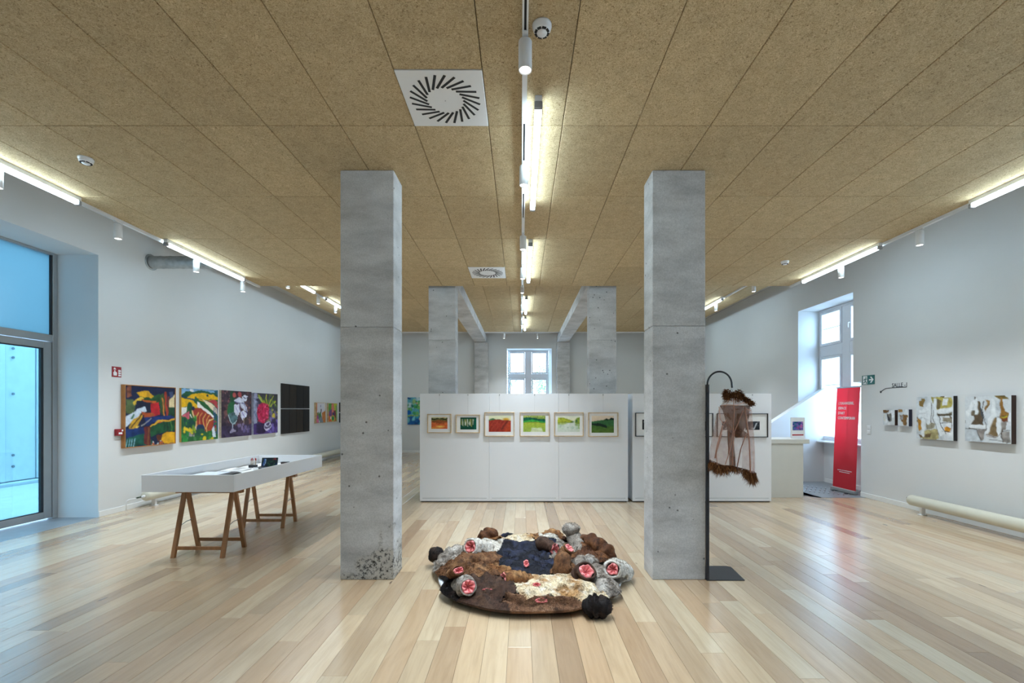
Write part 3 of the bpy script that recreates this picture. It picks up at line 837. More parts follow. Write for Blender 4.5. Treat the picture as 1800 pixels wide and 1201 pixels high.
# ------------------------------------------------------------------ painting by numbers: grids with a colour per vertex
class Art:
    def __init__(s, w, h, bg, seed=1, warp=.02, wf=5.0):
        s.w, s.h = w, h
        u, v = np.meshgrid((np.arange(w) + .5) / w, (np.arange(h) + .5) / h)
        s.u0, s.v0 = u, v
        s.rng = np.random.default_rng(seed)
        s.u = u + warp * s.noise(wf) * 2; s.v = v + warp * s.noise(wf) * 2
        s.c = np.ones((h, w, 3)) * np.array(lin(bg))
    def noise(s, f, fy=None, oct=2):
        fy = fy or f
        out = np.zeros((s.h, s.w)); amp = 1.0; tot = 0
        for _ in range(oct):
            gw, gh = int(f) + 3, int(fy) + 3
            g = s.rng.random((gh, gw)) - .5
            x = s.u0 * f; y = s.v0 * fy
            xi = x.astype(int); yi = y.astype(int); xf = x - xi; yf = y - yi
            xf = xf*xf*(3-2*xf); yf = yf*yf*(3-2*yf)
            out += amp * ((g[yi, xi]*(1-xf) + g[yi, xi+1]*xf)*(1-yf) + (g[yi+1, xi]*(1-xf) + g[yi+1, xi+1]*xf)*yf)
            tot += amp; amp *= .5; f *= 2; fy *= 2
        return out / tot * 1.6
    def put(s, mask, col, var=.12, f=14):
        col = np.array(lin(col)); k = 1 + var * 2 * s.noise(f)[..., None]
        m = mask[..., None] if mask.ndim == 2 else mask
        s.c = s.c * (1 - m) + (col * k) * m
        return s
    def poly(s, pts, col, var=.15, f=14, soft=0):
        u, v = s.u, s.v; inside = np.zeros(u.shape, bool); n = len(pts)
        for i in range(n):
            (x0, y0), (x1, y1) = pts[i], pts[(i+1) % n]
            if y0 == y1: continue
            cnd = ((y0 > v) != (y1 > v)) & (u < (x1-x0)*(v-y0)/(y1-y0) + x0)
            inside ^= cnd
        return s.put(inside.astype(float), col, var, f)
    def blob(s, cx, cy, rx, ry, col, var=.15, f=14, soft=.15):
        d = np.sqrt(((s.u-cx)/rx)**2 + ((s.v-cy)/ry)**2)
        return s.put(np.clip((1-d)/soft, 0, 1), col, var, f)
    def stroke(s, pts, wd, col, var=.15, f=20):
        d = np.full(s.u.shape, 9.0)
        for (x0, y0), (x1, y1) in zip(pts[:-1], pts[1:]):
            L = (x1-x0)**2 + (y1-y0)**2 + 1e-9
            t = np.clip(((s.u-x0)*(x1-x0) + (s.v-y0)*(y1-y0))/L, 0, 1)
            d = np.minimum(d, np.hypot(s.u-x0-t*(x1-x0), s.v-y0-t*(y1-y0)))
        return s.put(np.clip((wd-d)/(wd*.35), 0, 1), col, var, f)
    def band(s, v0, v1, c0, c1, var=.1, f=10):
        t = np.clip((s.v - v0)/(v1 - v0), 0, 1)[..., None]
        m = ((s.v >= v0) & (s.v <= v1)).astype(float)[..., None]
        k = 1 + var*2*s.noise(f)[..., None]
        s.c = s.c*(1-m) + (np.array(lin(c0))*(1-t) + np.array(lin(c1))*t)*k*m
        return s
    def dabs(s, n, cols, r0, r1, box=(0,0,1,1), asp=1.0):
        for _ in range(n):
            c = cols[s.rng.integers(len(cols))]; r = s.rng.uniform(r0, r1)
            s.blob(s.rng.uniform(box[0], box[2]), s.rng.uniform(box[1], box[3]), r, r*asp*s.rng.uniform(.6, 1.5), c, soft=.4)
        return s
    def speckle(s, amt, f=40):
        s.c = s.c * (1 + amt * 2 * s.noise(f, f)[..., None]); return s
    def obj(s, name, W, H, z0, y, mat, parent, relief=0.0, x0=None):
        """a grid W x H in the local XZ plane facing -Y, its lower edge at z0"""
        x0 = -W/2 if x0 is None else x0
        h, w = s.h, s.w
        # one quad per cell, four own corners would be heavy: colour the (h+1)(w+1) corners by averaging
        c = np.clip(s.c, 0.003, .9)
        cp = np.pad(c, ((1,1),(1,1),(0,0)), 'edge')
        cc = (cp[:-1,:-1] + cp[1:,:-1] + cp[:-1,1:] + cp[1:,1:]) / 4
        xs = x0 + W*np.arange(w+1)/w; zs = z0 + H*(1 - np.arange(h+1)/h)
        lum = cc.mean(axis=2)
        vs = [(xs[i], y - relief*float(lum[j, i]), zs[j]) for j in range(h+1) for i in range(w+1)]
        fs = [(j*(w+1)+i, (j+1)*(w+1)+i, (j+1)*(w+1)+i+1, j*(w+1)+i+1) for j in range(h) for i in range(w)]
        mb = MB(); mb.add(vs, fs); mb.c = cc.reshape(-1, 3)
        return mb.obj(name, mat, parent)

def wall_left_pos(y): return (XL + .001, y, 0), PI/2
def wall_right_pos(y): return (XR - .001, y, 0), -PI/2

# --- 1 dark abstract landscape in a wooden tray frame
a = Art(100, 112, (16, 30, 62), 3, .022, 7)
a.poly([(0,0),(1,0),(1,.3),(0,.3)], (24, 32, 66), .35, 9)
a.poly([(.02,0),(.1,0),(.12,.16),(.02,.2)], (120, 70, 52), .4, 20)
a.poly([(0,.22),(.16,.24),(.2,.34),(.12,.44),(0,.46)], (78, 96, 60), .2)
a.poly([(.18,.1),(.45,.12),(.78,.14),(.84,.3),(.5,.28),(.3,.2)], (34, 78, 42), .35)
a.poly([(.2,.1),(.44,.08),(.56,.14),(.5,.18),(.26,.16)], (212, 160, 30), .25)
a.poly([(.15,.3),(.28,.17),(.36,.18),(.26,.3),(.17,.34)], (206, 172, 60), .2)
a.poly([(.3,.22),(.62,.22),(.6,.26),(.34,.26)], (176, 88, 30), .2)
a.poly([(.22,.26),(.5,.25),(.56,.34),(.52,.46),(.34,.44),(.2,.38)], (20, 26, 48), .3)
a.poly([(.48,.27),(.66,.25),(.68,.46),(.52,.5)], (186, 32, 40), .25, 10)
a.poly([(.7,.16),(.76,.1),(.8,.4),(.74,.48),(.68,.4)], (60, 84, 46), .3)
a.stroke([(.79,.08),(.8,.3),(.84,.5)], .022, (168, 62, 40)); a.stroke([(.74,.2),(.77,.5)], .014, (190, 120, 50)); a.stroke([(.85,.16),(.86,.38)], .03, (112, 44, 40))
a.poly([(.88,.2),(1,.1),(1,.34),(.86,.34)], (226, 206, 160), .12)
a.poly([(.84,.34),(1,.34),(1,.56),(.86,.5)], (28, 66, 40), .3)
a.poly([(.86,.08),(.96,.06),(.96,.14),(.9,.18)], (70, 82, 120), .3)
a.poly([(0,.52),(.12,.42),(.38,.34),(.42,.4),(.3,.48),(.14,.56),(.02,.66),(0,.66)], (196, 208, 222), .1)
a.stroke([(.14,.46),(.12,.52)], .02, (60, 110, 80))
a.poly([(.06,.66),(.14,.54),(.3,.46),(.36,.5),(.26,.6),(.2,.7),(.08,.72)], (186, 142, 40), .3, 22)
a.stroke([(.1,.68),(.24,.54),(.32,.46)], .012, (60, 44, 30)); a.stroke([(.2,.68),(.26,.64)], .02, (226, 190, 90))
a.poly([(.3,.44),(.52,.42),(.56,.48),(.4,.54)], (170, 78, 34), .25)
a.poly([(.28,.56),(.36,.46),(.38,.54),(.3,.66),(.22,.66)], (24, 30, 60), .25)
a.poly([(.36,.5),(.6,.5),(.9,.48),(1,.54),(.8,.56),(.56,.62),(.4,.66)], (22, 46, 104), .3)
a.stroke([(.3,.66),(.42,.58),(.5,.54)], .012, (150, 150, 150))
a.stroke([(.46,.7),(.56,.66),(.64,.6),(.74,.57)], .024, (226, 176, 48)); a.stroke([(.74,.57),(.88,.59),(1,.55)], .018, (214, 160, 40)); a.stroke([(.54,.69),(.7,.6)], .01, (190, 60, 36))
a.poly([(.44,.7),(.62,.64),(.76,.6),(1,.6),(1,.8),(.7,.8),(.5,.86)], (24, 76, 44), .35)
a.poly([(0,.7),(.34,.68),(.36,.84),(0,.86)], (20, 46, 98), .3)
a.poly([(0,.84),(.34,.8),(.5,.9),(.5,1),(0,1)], (20, 84, 70), .35)
for x in (.02,.08,.13,.18): a.stroke([(x+.01,.86),(x,1)], .009, (140, 190, 206))
a.poly([(.35,.68),(.47,.66),(.48,.98),(.36,.98)], (94, 34, 34), .3); a.stroke([(.43,.7),(.44,.98)], .018, (122, 74, 40))
a.stroke([(.76,.6),(.76,.76)], .008, (16, 30, 30)); a.stroke([(.84,.6),(.84,.78)], .008, (16, 30, 30)); a.stroke([(.92,.6),(.93,.8)], .008, (90, 130, 60))
a.poly([(.62,.84),(.86,.78),(.86,.96),(.62,.94)], (92, 46, 24), .3)
a.poly([(.7,.82),(.86,.8),(1,.83),(1,1),(.76,1),(.68,.92)], (226, 168, 24), .14)
a.dabs(10, [(200,200,200),(190,100,50),(40,60,100)], .012, .03, (.48,.92,.72,1)); a.speckle(.12, 50)
def painting(pos, W, H, D, z, art, label, edge, frame=None, name='painting', cat='painting', group=None, relief=.0):
    (loc, rz) = pos
    root = empty(name, (loc[0], loc[1], z), rz)
    tag(root, label, cat, group)
    MB().cbox(-W/2, W/2, -D, 0, 0, H, .003).obj('stretcher', edge, root)
    f = 0
    if frame:
        f = .014
        mb = MB()
        mb.cbox(-W/2 - f, -W/2 - .001, -D - .012, 0, -f, H + f, .002).cbox(W/2 + .001, W/2 + f, -D - .012, 0, -f, H + f, .002)
        mb.cbox(-W/2 - .001, W/2 + .001, -D - .012, 0, H + .001, H + f, .002).cbox(-W/2 - .001, W/2 + .001, -D - .012, 0, -f, -.001, .002)
        mb.obj('frame', frame, root)
    art.obj('canvas', W, H, 0, -D - .0015, M['canvas'], root, relief)
    return root
painting(wall_left_pos(7.70), 1.03, 1.0, .055, 1.025, a, 'dark blue and green abstract landscape with a red square and yellow patch, wooden frame', M['linen'], M['framewarm'], relief=.002)

# --- 2 bright field landscape
a = Art(96, 112, (40, 96, 50), 5, .016, 7)
a.band(0, .14, (112, 158, 200), (150, 186, 214), .15)
a.poly([(0,.12),(.12,.04),(.3,.06),(.5,.02),(.8,.05),(1,.06),(1,.16),(0,.18)], (30, 84, 56), .35)
a.blob(.26,.03,.05,.03,(226,230,236)); a.poly([(.86,.02),(1,.0),(1,.1),(.94,.1)], (32, 90, 110), .2)
a.poly([(.1,.16),(.3,.09),(.62,.07),(.86,.1),(1,.16),(1,.2),(.6,.24),(.4,.2)], (228, 178, 16), .12)
a.blob(.7,.11,.03,.025,(30,70,60)); a.stroke([(.4,.17),(.6,.22)], .01, (40,90,50)); a.stroke([(.62,.22),(.8,.19)], .012, (36,80,44))
a.stroke([(0,.14),(.3,.2),(.45,.28)], .012, (26, 60, 100))
a.poly([(0,.16),(.3,.22),(.42,.34),(.4,.4),(.26,.34),(0,.34)], (226, 176, 20), .15)
a.poly([(.7,.22),(.86,.2),(1,.24),(1,.38),(.86,.3)], (170, 60, 66), .2)
a.poly([(.56,.2),(.72,.24),(1,.4),(1,.52),(.76,.36)], (222, 206, 176), .1)
a.stroke([(.4,.18),(.62,.34),(.82,.46),(.98,.6)], .022, (36, 92, 46)); a.blob(.37,.2,.04,.07,(28,84,60))
a.poly([(.4,.24),(.46,.26),(.7,.42),(.88,.52),(.84,.58),(.62,.46),(.4,.36)], (230, 226, 222), .06)
a.poly([(0,.34),(.12,.36),(.1,.46),(0,.5)], (226, 224, 220), .08)
a.poly([(.26,.4),(.5,.36),(.68,.48),(.86,.56),(.88,.72),(.8,.82),(.66,.84),(.52,.74),(.36,.72)], (150, 52, 38), .2)
for k, (x, y) in enumerate(((.34,.44),(.44,.44),(.54,.47),(.64,.51))):
    a.stroke([(x+.1,y+.02),(x+.03,y+.1),(x+.04,y+.22),(x+.1,y+.3)], .015, [(214,160,82),(206,130,70),(222,170,90),(214,150,80)][k])
a.poly([(.7,.66),(.78,.58),(.88,.58),(.86,.74),(.78,.82),(.68,.82),(.66,.74)], (158, 62, 34), .12); a.stroke([(.88,.57),(.74,.62),(.67,.74),(.68,.84)], .014, (224, 190, 120))
a.stroke([(.27,.44),(.34,.6),(.4,.76)], .02, (224, 186, 130)); a.stroke([(.22,.5),(.34,.7),(.4,.78)], .013, (230,226,220))
a.poly([(.02,.5),(.18,.44),(.2,.56),(.12,.6),(.02,.54)], (196, 92, 108), .2)
a.blob(.21,.34,.085,.1,(30,80,44)); a.blob(.3,.38,.045,.05,(26,34,70)); a.stroke([(.2,.4),(.2,.5)], .012, (40,40,40))
a.blob(.06,.62,.12,.1,(34,90,50)); a.blob(.24,.68,.14,.12,(26,74,48)); a.dabs(14, [(40,110,50),(60,130,60),(24,66,60)], .03, .06, (.0,.56,.36,.78))
a.blob(.5,.76,.12,.09,(28,50,84)); a.blob(.48,.84,.15,.08,(34,84,60))
a.dabs(16, [(196,176,30),(220,190,40),(120,150,40)], .02, .05, (.02,.74,.36,.84)); a.dabs(12, [(208,190,30),(60,130,50)], .03, .05, (.5,.86,.86,1))
a.dabs(10, [(110,80,90),(160,150,150),(70,120,70)], .02, .05, (.1,.84,.4,1)); a.dabs(10, [(40,120,60),(50,140,60),(30,90,50)], .03, .06, (.0,.86,.16,1))
for x in (.88,.92,.97): a.stroke([(x,.36),(x+.01,.9)], .011, (34, 52, 128))
a.poly([(.82,.8),(.88,.74),(.94,.96),(.86,.96)], (206,214,224), .1); a.dabs(8, [(40,110,50),(110,110,60),(150,40,60)], .02, .04, (.9,.6,1,1))
a.speckle(.1, 50)
painting(wall_left_pos(8.90), 1.01, 1.02, .04, 1.02, a, 'bright landscape of striped red field and yellow hills on unframed canvas', plain('ochre_edge', lin((190,150,80)), .7), relief=.002)

# --- 3 white flower in a glass
a = Art(96, 104, (62, 46, 56), 8, .02, 8)
a.dabs(60, [(90,56,60),(120,78,76),(50,34,48),(70,50,64),(40,30,44)], .04, .1, (0,0,1,.8)); a.dabs(26, [(150,110,110),(132,84,84),(96,70,80)], .01, .03, (0,0,.3,.6)); a.dabs(30, [(110,70,70),(140,96,90)], .015, .03, (.7,.1,1,.8))
a.band(.76, 1, (50, 38, 66), (66, 52, 84), .3)
a.dabs(20, [(96,84,130),(60,46,80),(120,104,140)], .03, .06, (.4,.74,1,.92)); a.dabs(14, [(40,28,50),(52,40,62)], .03, .06, (0,.8,.5,1))
a.blob(.34,.16,.1,.2,(30,74,44)); a.blob(.3,.4,.14,.18,(34,96,56)); a.blob(.42,.08,.06,.06,(180,84,80)); a.blob(.58,.08,.06,.06,(176,80,84))
a.stroke([(.3,.5),(.4,.66),(.42,.7)], .03, (120,140,150)); a.poly([(.22,.46),(.5,.46),(.5,.6),(.4,.72),(.28,.68)], (76, 104, 110), .4); a.stroke([(.22,.5),(.28,.66),(.36,.72),(.46,.66)], .01, (196,214,220)); a.stroke([(.36,.72),(.36,.82)], .015, (160,170,190)); a.poly([(.28,.86),(.36,.8),(.46,.86),(.44,.88),(.28,.9)], (140,134,160), .3)
for p in ([(.38,.22),(.56,.14),(.72,.2),(.76,.26),(.56,.28)], [(.64,.12),(.78,.08),(.88,.12),(.8,.22),(.68,.2)], [(.4,.3),(.56,.28),(.6,.42),(.5,.54),(.4,.46)], [(.6,.28),(.74,.26),(.84,.36),(.86,.48),(.72,.42)], [(.6,.44),(.72,.42),(.84,.52),(.78,.6),(.68,.64),(.6,.54)]):
    a.poly(p, (206, 208, 226), .14, 10)
a.stroke([(.4,.24),(.58,.27),(.76,.27)], .014, (110,110,150)); a.stroke([(.58,.3),(.6,.42)], .016, (120,110,160)); a.stroke([(.74,.28),(.8,.42),(.84,.52)], .013, (110,96,150)); a.stroke([(.7,.12),(.8,.16),(.86,.14)], .012, (60,60,90)); a.stroke([(.46,.34),(.52,.44)], .02, (170,168,206)); a.stroke([(.66,.46),(.74,.56)], .02, (150,140,196))
a.stroke([(.8,.4),(.85,.52)], .012, (60,40,110)); a.blob(.78,.62,.06,.05,(60,50,44)); a.stroke([(.7,.6),(.72,.72)], .02, (140,120,110)); a.dabs(12, [(220,222,236)], .012, .025, (.4,.16,.85,.56)); a.speckle(.16, 48)
painting(wall_left_pos(10.03), 1.06, 1.02, .05, 1.03, a, 'unframed canvas of a white flower drooping from a glass on dark purple', M['linen'], relief=.002)

# --- 4 crimson flower in a vase
a = Art(80, 104, (60, 52, 70), 11, .022, 8)
a.dabs(40, [(70,70,60),(90,80,110),(50,44,70),(80,90,70)], .05, .1, (0,0,1,.75)); a.poly([(0,0),(.1,0),(.14,1),(0,1)], (150, 156, 184), .3)
a.dabs(18, [(150,150,180),(110,120,150)], .03, .06, (0,0,.16,1)); a.band(.72, 1, (58, 40, 96), (76, 54, 118), .3); a.dabs(14, [(110,96,170),(90,70,140)], .04, .07, (.6,.5,1,1)); a.poly([(.12,.76),(.4,.72),(.5,.96),(.1,.98)], (40, 26, 62), .25)
for k in range(16):
    x = .2 + .05*k; a.stroke([(.56,.42),(x, .04 + .16*abs(math.sin(k*2.1)))], .022, [(146,156,40),(70,104,40),(176,182,50),(50,80,44)][k % 4])
a.stroke([(.2,.1),(.3,.2)], .03, (150,170,90)); a.dabs(24, [(120,140,60),(70,100,60),(50,60,60)], .02, .05, (.66,.12,1,.5)); a.dabs(14, [(110,100,130),(160,150,70)], .03, .05, (.66,.42,1,.64)); a.blob(.82,.56,.07,.05,(190,170,60))
a.blob(.38,.45,.27,.22,(176,26,70), .3, 16, .1); a.blob(.34,.64,.18,.1,(170,24,66),.3,16,.2)
a.dabs(70, [(206,50,96),(150,14,52),(220,80,120),(130,10,44)], .02, .04, (.16,.28,.6,.68)); a.blob(.6,.7,.1,.05,(110,120,100))
a.blob(.56,.82,.15,.1,(96,84,120)); a.blob(.56,.82,.1,.07,(60,50,80)); 
for k in range(12):
    t = k*PI/6; a.stroke([(.56+.15*math.cos(t),.82+.1*math.sin(t)),(.56+.15*math.cos(t+.52),.82+.1*math.sin(t+.52))], .012, (196,190,214))
a.stroke([(.48,.8),(.58,.85),(.64,.79)], .014, (180,176,200)); a.dabs(10, [(200,200,220)], .01, .02, (.44,.74,.68,.9)); a.speckle(.16, 48)
painting(wall_left_pos(11.17), 1.05, 1.0, .05, 1.035, a, 'unframed canvas of a large crimson flower in a round glass vase', plain('grey_violet_edge', lin((150,152,172)), .8, var=.2, scale=20), relief=.002)

# --- 5 eight dark boards
root = empty('dark_panel_artwork', (XL + .001, 12.72, .98), PI/2)
tag(root, 'artwork of eight dark brown streaked boards hung in two rows of four', 'artwork')
for j in range(2):
    for i in range(4):
        a = Art(24, 44, [(30,28,28),(36,31,28),(40,34,29),(27,26,27)][(i + j) % 4], 20 + i + 4*j, 0)
        a.c = a.c * (1 + .5*a.noise(10, 1.2)[..., None] + .25*a.noise(20, 6)[..., None])
        b = MB().cbox(-.785 + i*.395, -.785 + i*.395 + .379, -.03, 0, j*.69, j*.69 + .665, .002).obj('board', M['frameblack'], root)
        a.obj('board_face', .379, .665, j*.69, -.0305, M['canvas'], b, 0, -.785 + i*.395)

# --- 6, 7 small bright pictures and 8, 9 the black pair
a = Art(40, 40, (214, 212, 220), 31, .01)
a.poly([(0,0),(.12,0),(.1,1),(0,1)], (206, 120, 70)); a.poly([(.1,.5),(.3,.44),(.34,.8),(.1,.8)], (110,120,70)); a.poly([(.3,.56),(.5,.42),(.6,.74),(.3,.9)], (70,130,80)); a.poly([(.5,.3),(.6,.3),(.58,.5),(.5,.5)], (70,60,70)); a.poly([(.62,.5),(1,.4),(1,1),(.7,1)], (196,120,60))
a.poly([(.36,.76),(.6,.66),(.8,1),(.4,1)], (120,130,140)); a.poly([(.1,.66),(.26,.6),(.3,1),(.06,1)], (150,70,140)); a.blob(.16,.9,.1,.1,(214,110,140)); a.blob(.5,.16,.06,.06,(150,150,180)); a.poly([(.9,0),(1,0),(1,.36),(.92,.3)], (230,225,220))
painting(wall_left_pos(14.22), .66, .62, .045, 1.22, a, 'small framed bright cityscape with a white sky, left of a bright pair', M['matboard'], M['framewood'])
a = Art(40, 40, (190, 90, 60), 33, .01)
a.poly([(0,0),(.4,0),(.3,.4),(0,.5)], (90,160,60)); a.poly([(.6,0),(1,0),(1,.4),(.7,.4)], (190,200,60)); a.poly([(.36,.1),(.56,0),(.7,.3),(.6,.5),(.4,.5)], (226,130,120)); a.poly([(.1,.4),(.4,.3),(.4,.7),(.1,.7)], (120,80,140)); a.poly([(.6,.4),(.9,.36),(.96,.8),(.7,.8)], (120,40,60)); a.poly([(.5,.5),(.66,.46),(.66,.66),(.46,.66)], (40,60,120))
a.blob(.54,.84,.24,.2,(226,190,60)); a.blob(.54,.84,.15,.16,(20,140,80)); a.poly([(0,.7),(.24,.7),(.3,1),(0,1)], (220,110,40)); a.blob(.28,.8,.06,.08,(235,235,230)); a.poly([(.86,.1),(1,.1),(1,1),(.92,1)], (110,170,90))
painting(wall_left_pos(15.12), .68, .60, .045, 1.235, a, 'small framed bright village picture with a green arch, right of a bright pair', M['matboard'], M['framewood'])
for k, z in enumerate((1.19, 1.56)):
    a = Art(20, 20, (190, 192, 190), 36 + k, .02); a.poly([(.3,.2),(.7,.3),(.66,.8),(.3,.7)], (90,96,92)); a.blob(.5,.4,.2,.12,(50,56,54))
    painting(wall_left_pos(15.95), .34, .31, .03, z, a, 'small black-framed grey print beside the left column edge, %s of two' % ('lower', 'upper')[k], M['matboard'], M['frameblack'], 'framed_print', 'picture', 'black-framed pair on the left wall')

# --- turquoise canvas on the far wall
a = Art(64, 64, (90, 170, 190), 41, .03, 8)
a.dabs(50, [(160,205,215),(120,190,200),(50,130,170),(190,215,220)], .05, .1, (0,0,1,.4)); a.dabs(60, [(40,130,80),(70,160,90),(110,180,100),(30,110,100),(150,190,120)], .04, .09, (0,.15,1,.62)); a.dabs(10, [(190,130,130),(210,200,150)], .02, .05, (.1,.2,.9,.5))
a.blob(.08,.54,.07,.1,(10,100,180)); a.stroke([(0,.68),(.3,.67),(.7,.66),(1,.62)], .03, (150,180,60)); a.stroke([(.4,.66),(1,.64)], .014, (20,80,90))
a.band(.7, 1, (30,120,170), (16,84,150), .35); a.dabs(30, [(50,160,190),(20,90,160),(120,200,210),(10,70,130)], .04, .09, (0,.7,1,1)); a.dabs(6, [(210,200,140),(220,225,225)], .02, .05, (.1,.72,1,.9)); a.poly([(0,0),(.18,0),(.1,.06),(0,.06)], (10,60,130)); a.speckle(.15, 36)
painting(((-3.80, YF - .001, 0), 0), 1.02, 1.03, .04, 1.065, a, 'turquoise and green water garden canvas on the far wall beside the partition', M['linen'])

# ------------------------------------------------------------------ movable display partitions
PY, PZ = 7.89, 1.917
def partition(x0, n, pw, label, x1):
    root = empty('display_partition', ((x0 + x1)/2, PY, 0)); W = x1 - x0
    tag(root, label, 'partition', 'white movable display partitions')
    for i in range(n):
        a_ = -W/2 + i*W/n; b_ = a_ + W/n
        p = MB().cbox(a_ + .0012, b_ - .0012, 0, .42, .018, PZ, .0025).obj('panel', M['panelwhite'], root)
        # foot cover, a thin flap standing a little proud above the floor
        MB().cbox(a_ + .05, b_ - .05, -.004, .001, .022, .068, .0012).obj('foot_cover', M['panelwhite'], p)
        MB().box(a_ + .046, b_ - .046, -.0008, .001, .068, .0725).obj('foot_cover_gap', M['dark'], p)
    MB().box(-W/2 + .02, W/2 - .02, .02, .40, .0, .018).obj('plinth', M['dark'], root)
    return root
partition(-1.787, 3, 0, 'white display partition of three panels carrying six wood-framed landscapes', 1.887)
partition(1.967, 2, 0, 'white display partition carrying black-framed photographs, behind the black stand', 4.417)

PXM = 7.86 / 786.0
def pxx(x): return (x - 916) * PXM
def pxz(y): return CAMH - (y - 720) * PXM
def framed(px0, px1, py0, py1, art, art_px, label, wood_m, name='framed_landscape', cat='picture', group='landscapes on the partition', wire=True, fw=.014):
    x0, x1, z0, z1 = pxx(px0), pxx(px1), pxz(py1), pxz(py0)
    cx = (x0 + x1)/2; W = x1 - x0; H = z1 - z0
    root = empty(name, (cx, PY - .0005, z0)); tag(root, label, cat, group)
    mb = MB(); D = .032
    mb.cbox(-W/2, -W/2 + fw, -D, 0, 0, H, .002).cbox(W/2 - fw, W/2, -D, 0, 0, H, .002).cbox(-W/2 + fw, W/2 - fw, -D, 0, H - fw, H, .002).cbox(-W/2 + fw, W/2 - fw, -D, 0, 0, fw, .002)
    mb.obj('frame', wood_m, root)
    MB().box(-W/2 + fw - .001, W/2 - fw + .001, -.012, -.004, fw - .001, H - fw + .001).obj('mat_board', M['matboard'], root)
    a0, a1, b0, b1 = pxx(art_px[0]) - cx, pxx(art_px[1]) - cx, pxz(art_px[3]) - z0, pxz(art_px[2]) - z0
    art.obj('print', a1 - a0, b1 - b0, b0, -.0125, M['print'], root, 0, a0)
    if wire:
        MB().cyl((0, -.004, H - .002), (0, -.003, PZ - z0 - .025), .0009, n=6).obj('wire', M['steel'], root)
        MB().cbox(-.006, .006, -.010, -.0005, PZ - z0 - .035, PZ - z0 - .012, .002).obj('hook', M['lampgrey'], root)
    return root
a = Art(40, 30, (214, 110, 60), 51, .02)
a.band(0, .14, (206,200,150), (190,180,120)); a.poly([(0,.06),(.2,.1),(.35,.04),(.5,.1),(.7,.04),(.85,.1),(1,.04),(1,.34),(0,.3)], (44,52,30), .3); a.stroke([(0,.26),(.5,.2),(1,.26)], .02, (150,140,70)); a.poly([(0,.34),(.4,.24),(1,.34),(1,.48),(.5,.5),(0,.42)], (150,84,46), .2); a.poly([(.2,.5),(.5,.5),(.9,.56),(.6,.6)], (70,26,24)); a.poly([(0,.44),(.3,.52),(1,.6),(1,1),(0,1)], (214,104,56), .2); a.blob(.55,.8,.34,.12,(240,196,96), soft=.8); a.blob(.2,.95,.5,.1,(226,150,60), soft=.8)
framed(750.9, 793.3, 727.8, 761.5, a, (757.9,786.3,733.8,754.2), 'small wood-framed landscape of an orange field under dark trees', M['framewood'])
a = Art(40, 30, (10, 74, 56), 52, .015)
a.band(0, .2, (8,56,44), (14,90,66)); 
for k in range(11): a.stroke([(.06+.08*k, .15), (.07+.08*k, .6 + .25*((k*7) % 3)/3)], .024, [(150,150,70),(210,214,190),(90,120,60),(190,180,110)][k % 4])
a.blob(.32,.5,.05,.22,(226,230,216), soft=.6); a.blob(.58,.5,.05,.2,(214,220,206), soft=.6); a.band(.86, 1, (12,70,48), (10,52,40)); a.poly([(.86,.1),(1,.1),(1,1),(.84,1)], (12,90,70))
framed(801, 843.7, 729, 761.5, a, (808.9,837.2,734.1,755.3), 'small wood-framed picture of pale trunks in a dark green forest', M['framewood'])
a = Art(46, 36, (154, 52, 36), 53, .015)
a.band(0, .34, (220,222,190), (226,214,160), .05); a.poly([(0,.26),(.2,.16),(.32,.24),(.45,.2),(.6,.28),(.6,.34),(0,.34)], (70,120,80), .3); a.blob(.78,.22,.2,.1,(206,160,50), soft=.5); a.poly([(0,.32),(.4,.24),(.7,.28),(1,.3),(1,1),(0,1)], (152,50,38), .25, 22)
for k in range(7): a.stroke([(.1+.16*k,.34),(-.3+.16*k*1.2,1)], .012, (178,74,48)); 
a.stroke([(.86,.34),(.56,.84)], .04, (110,44,34)); a.poly([(.9,.4),(1,.36),(1,1),(.7,1)], (176,66,38), .2)
framed(851.6, 904.3, 724.7, 767.5, a, (859,898,730.7,759.5), 'larger wood-framed picture of a deep red ploughed field', M['framewood'])
a = Art(46, 36, (150, 172, 60), 54, .015)
a.band(0, .16, (196,204,120), (120,150,60), .4)
for k in range(14): a.stroke([(.04+.07*k,0),(.04+.07*k,.16)], .012, (60,80,40))
a.poly([(0,.14),(.3,.12),(.6,.18),(1,.2),(1,.42),(.6,.36),(.3,.36),(0,.4)], (20,92,66), .35); a.poly([(0,.34),(.4,.26),(1,.4),(1,.46),(.5,.38),(0,.44)], (60,170,70), .3); a.band(.46, 1, (166,182,60), (150,176,80), .2, 20); a.poly([(.36,.74),(.8,.76),(.9,1),(.34,1)], (206,214,170), .15); a.stroke([(0,.43),(.4,.38),(1,.47)], .01, (120,110,40))
framed(913.6, 966, 724.7, 767.5, a, (919.8,958.9,730.7,759.5), 'wood-framed picture of a lime green meadow below dark woodland', M['framewood'])
a = Art(46, 36, (206, 216, 196), 55, .02)
a.band(0, .3, (224,226,206), (226,222,190), .05); a.poly([(0,.14),(.2,.1),(.45,.18),(.66,.28),(.66,.42),(0,.46)], (164,172,54), .3); a.poly([(.76,.3),(.86,.12),(1,.08),(1,.5),(.9,.52),(.78,.46)], (140,164,60), .3); a.blob(.66,.36,.1,.07,(70,110,60), soft=.6); a.blob(.84,.32,.06,.14,(60,104,70), soft=.6); a.stroke([(0,.44),(.6,.42)], .02, (110,140,60)); a.poly([(0,.46),(.5,.44),(.3,.6),(0,.6)], (176,190,110), .2); a.poly([(.76,.5),(1,.5),(1,.8),(.86,.8)], (150,176,120), .2); a.poly([(.2,.6),(.66,.42),(.76,.46),(.86,1),(0,1)], (212,220,206), .08); a.dabs(12, [(180,200,180),(200,215,190)], .04, .1, (0,.6,1,1))
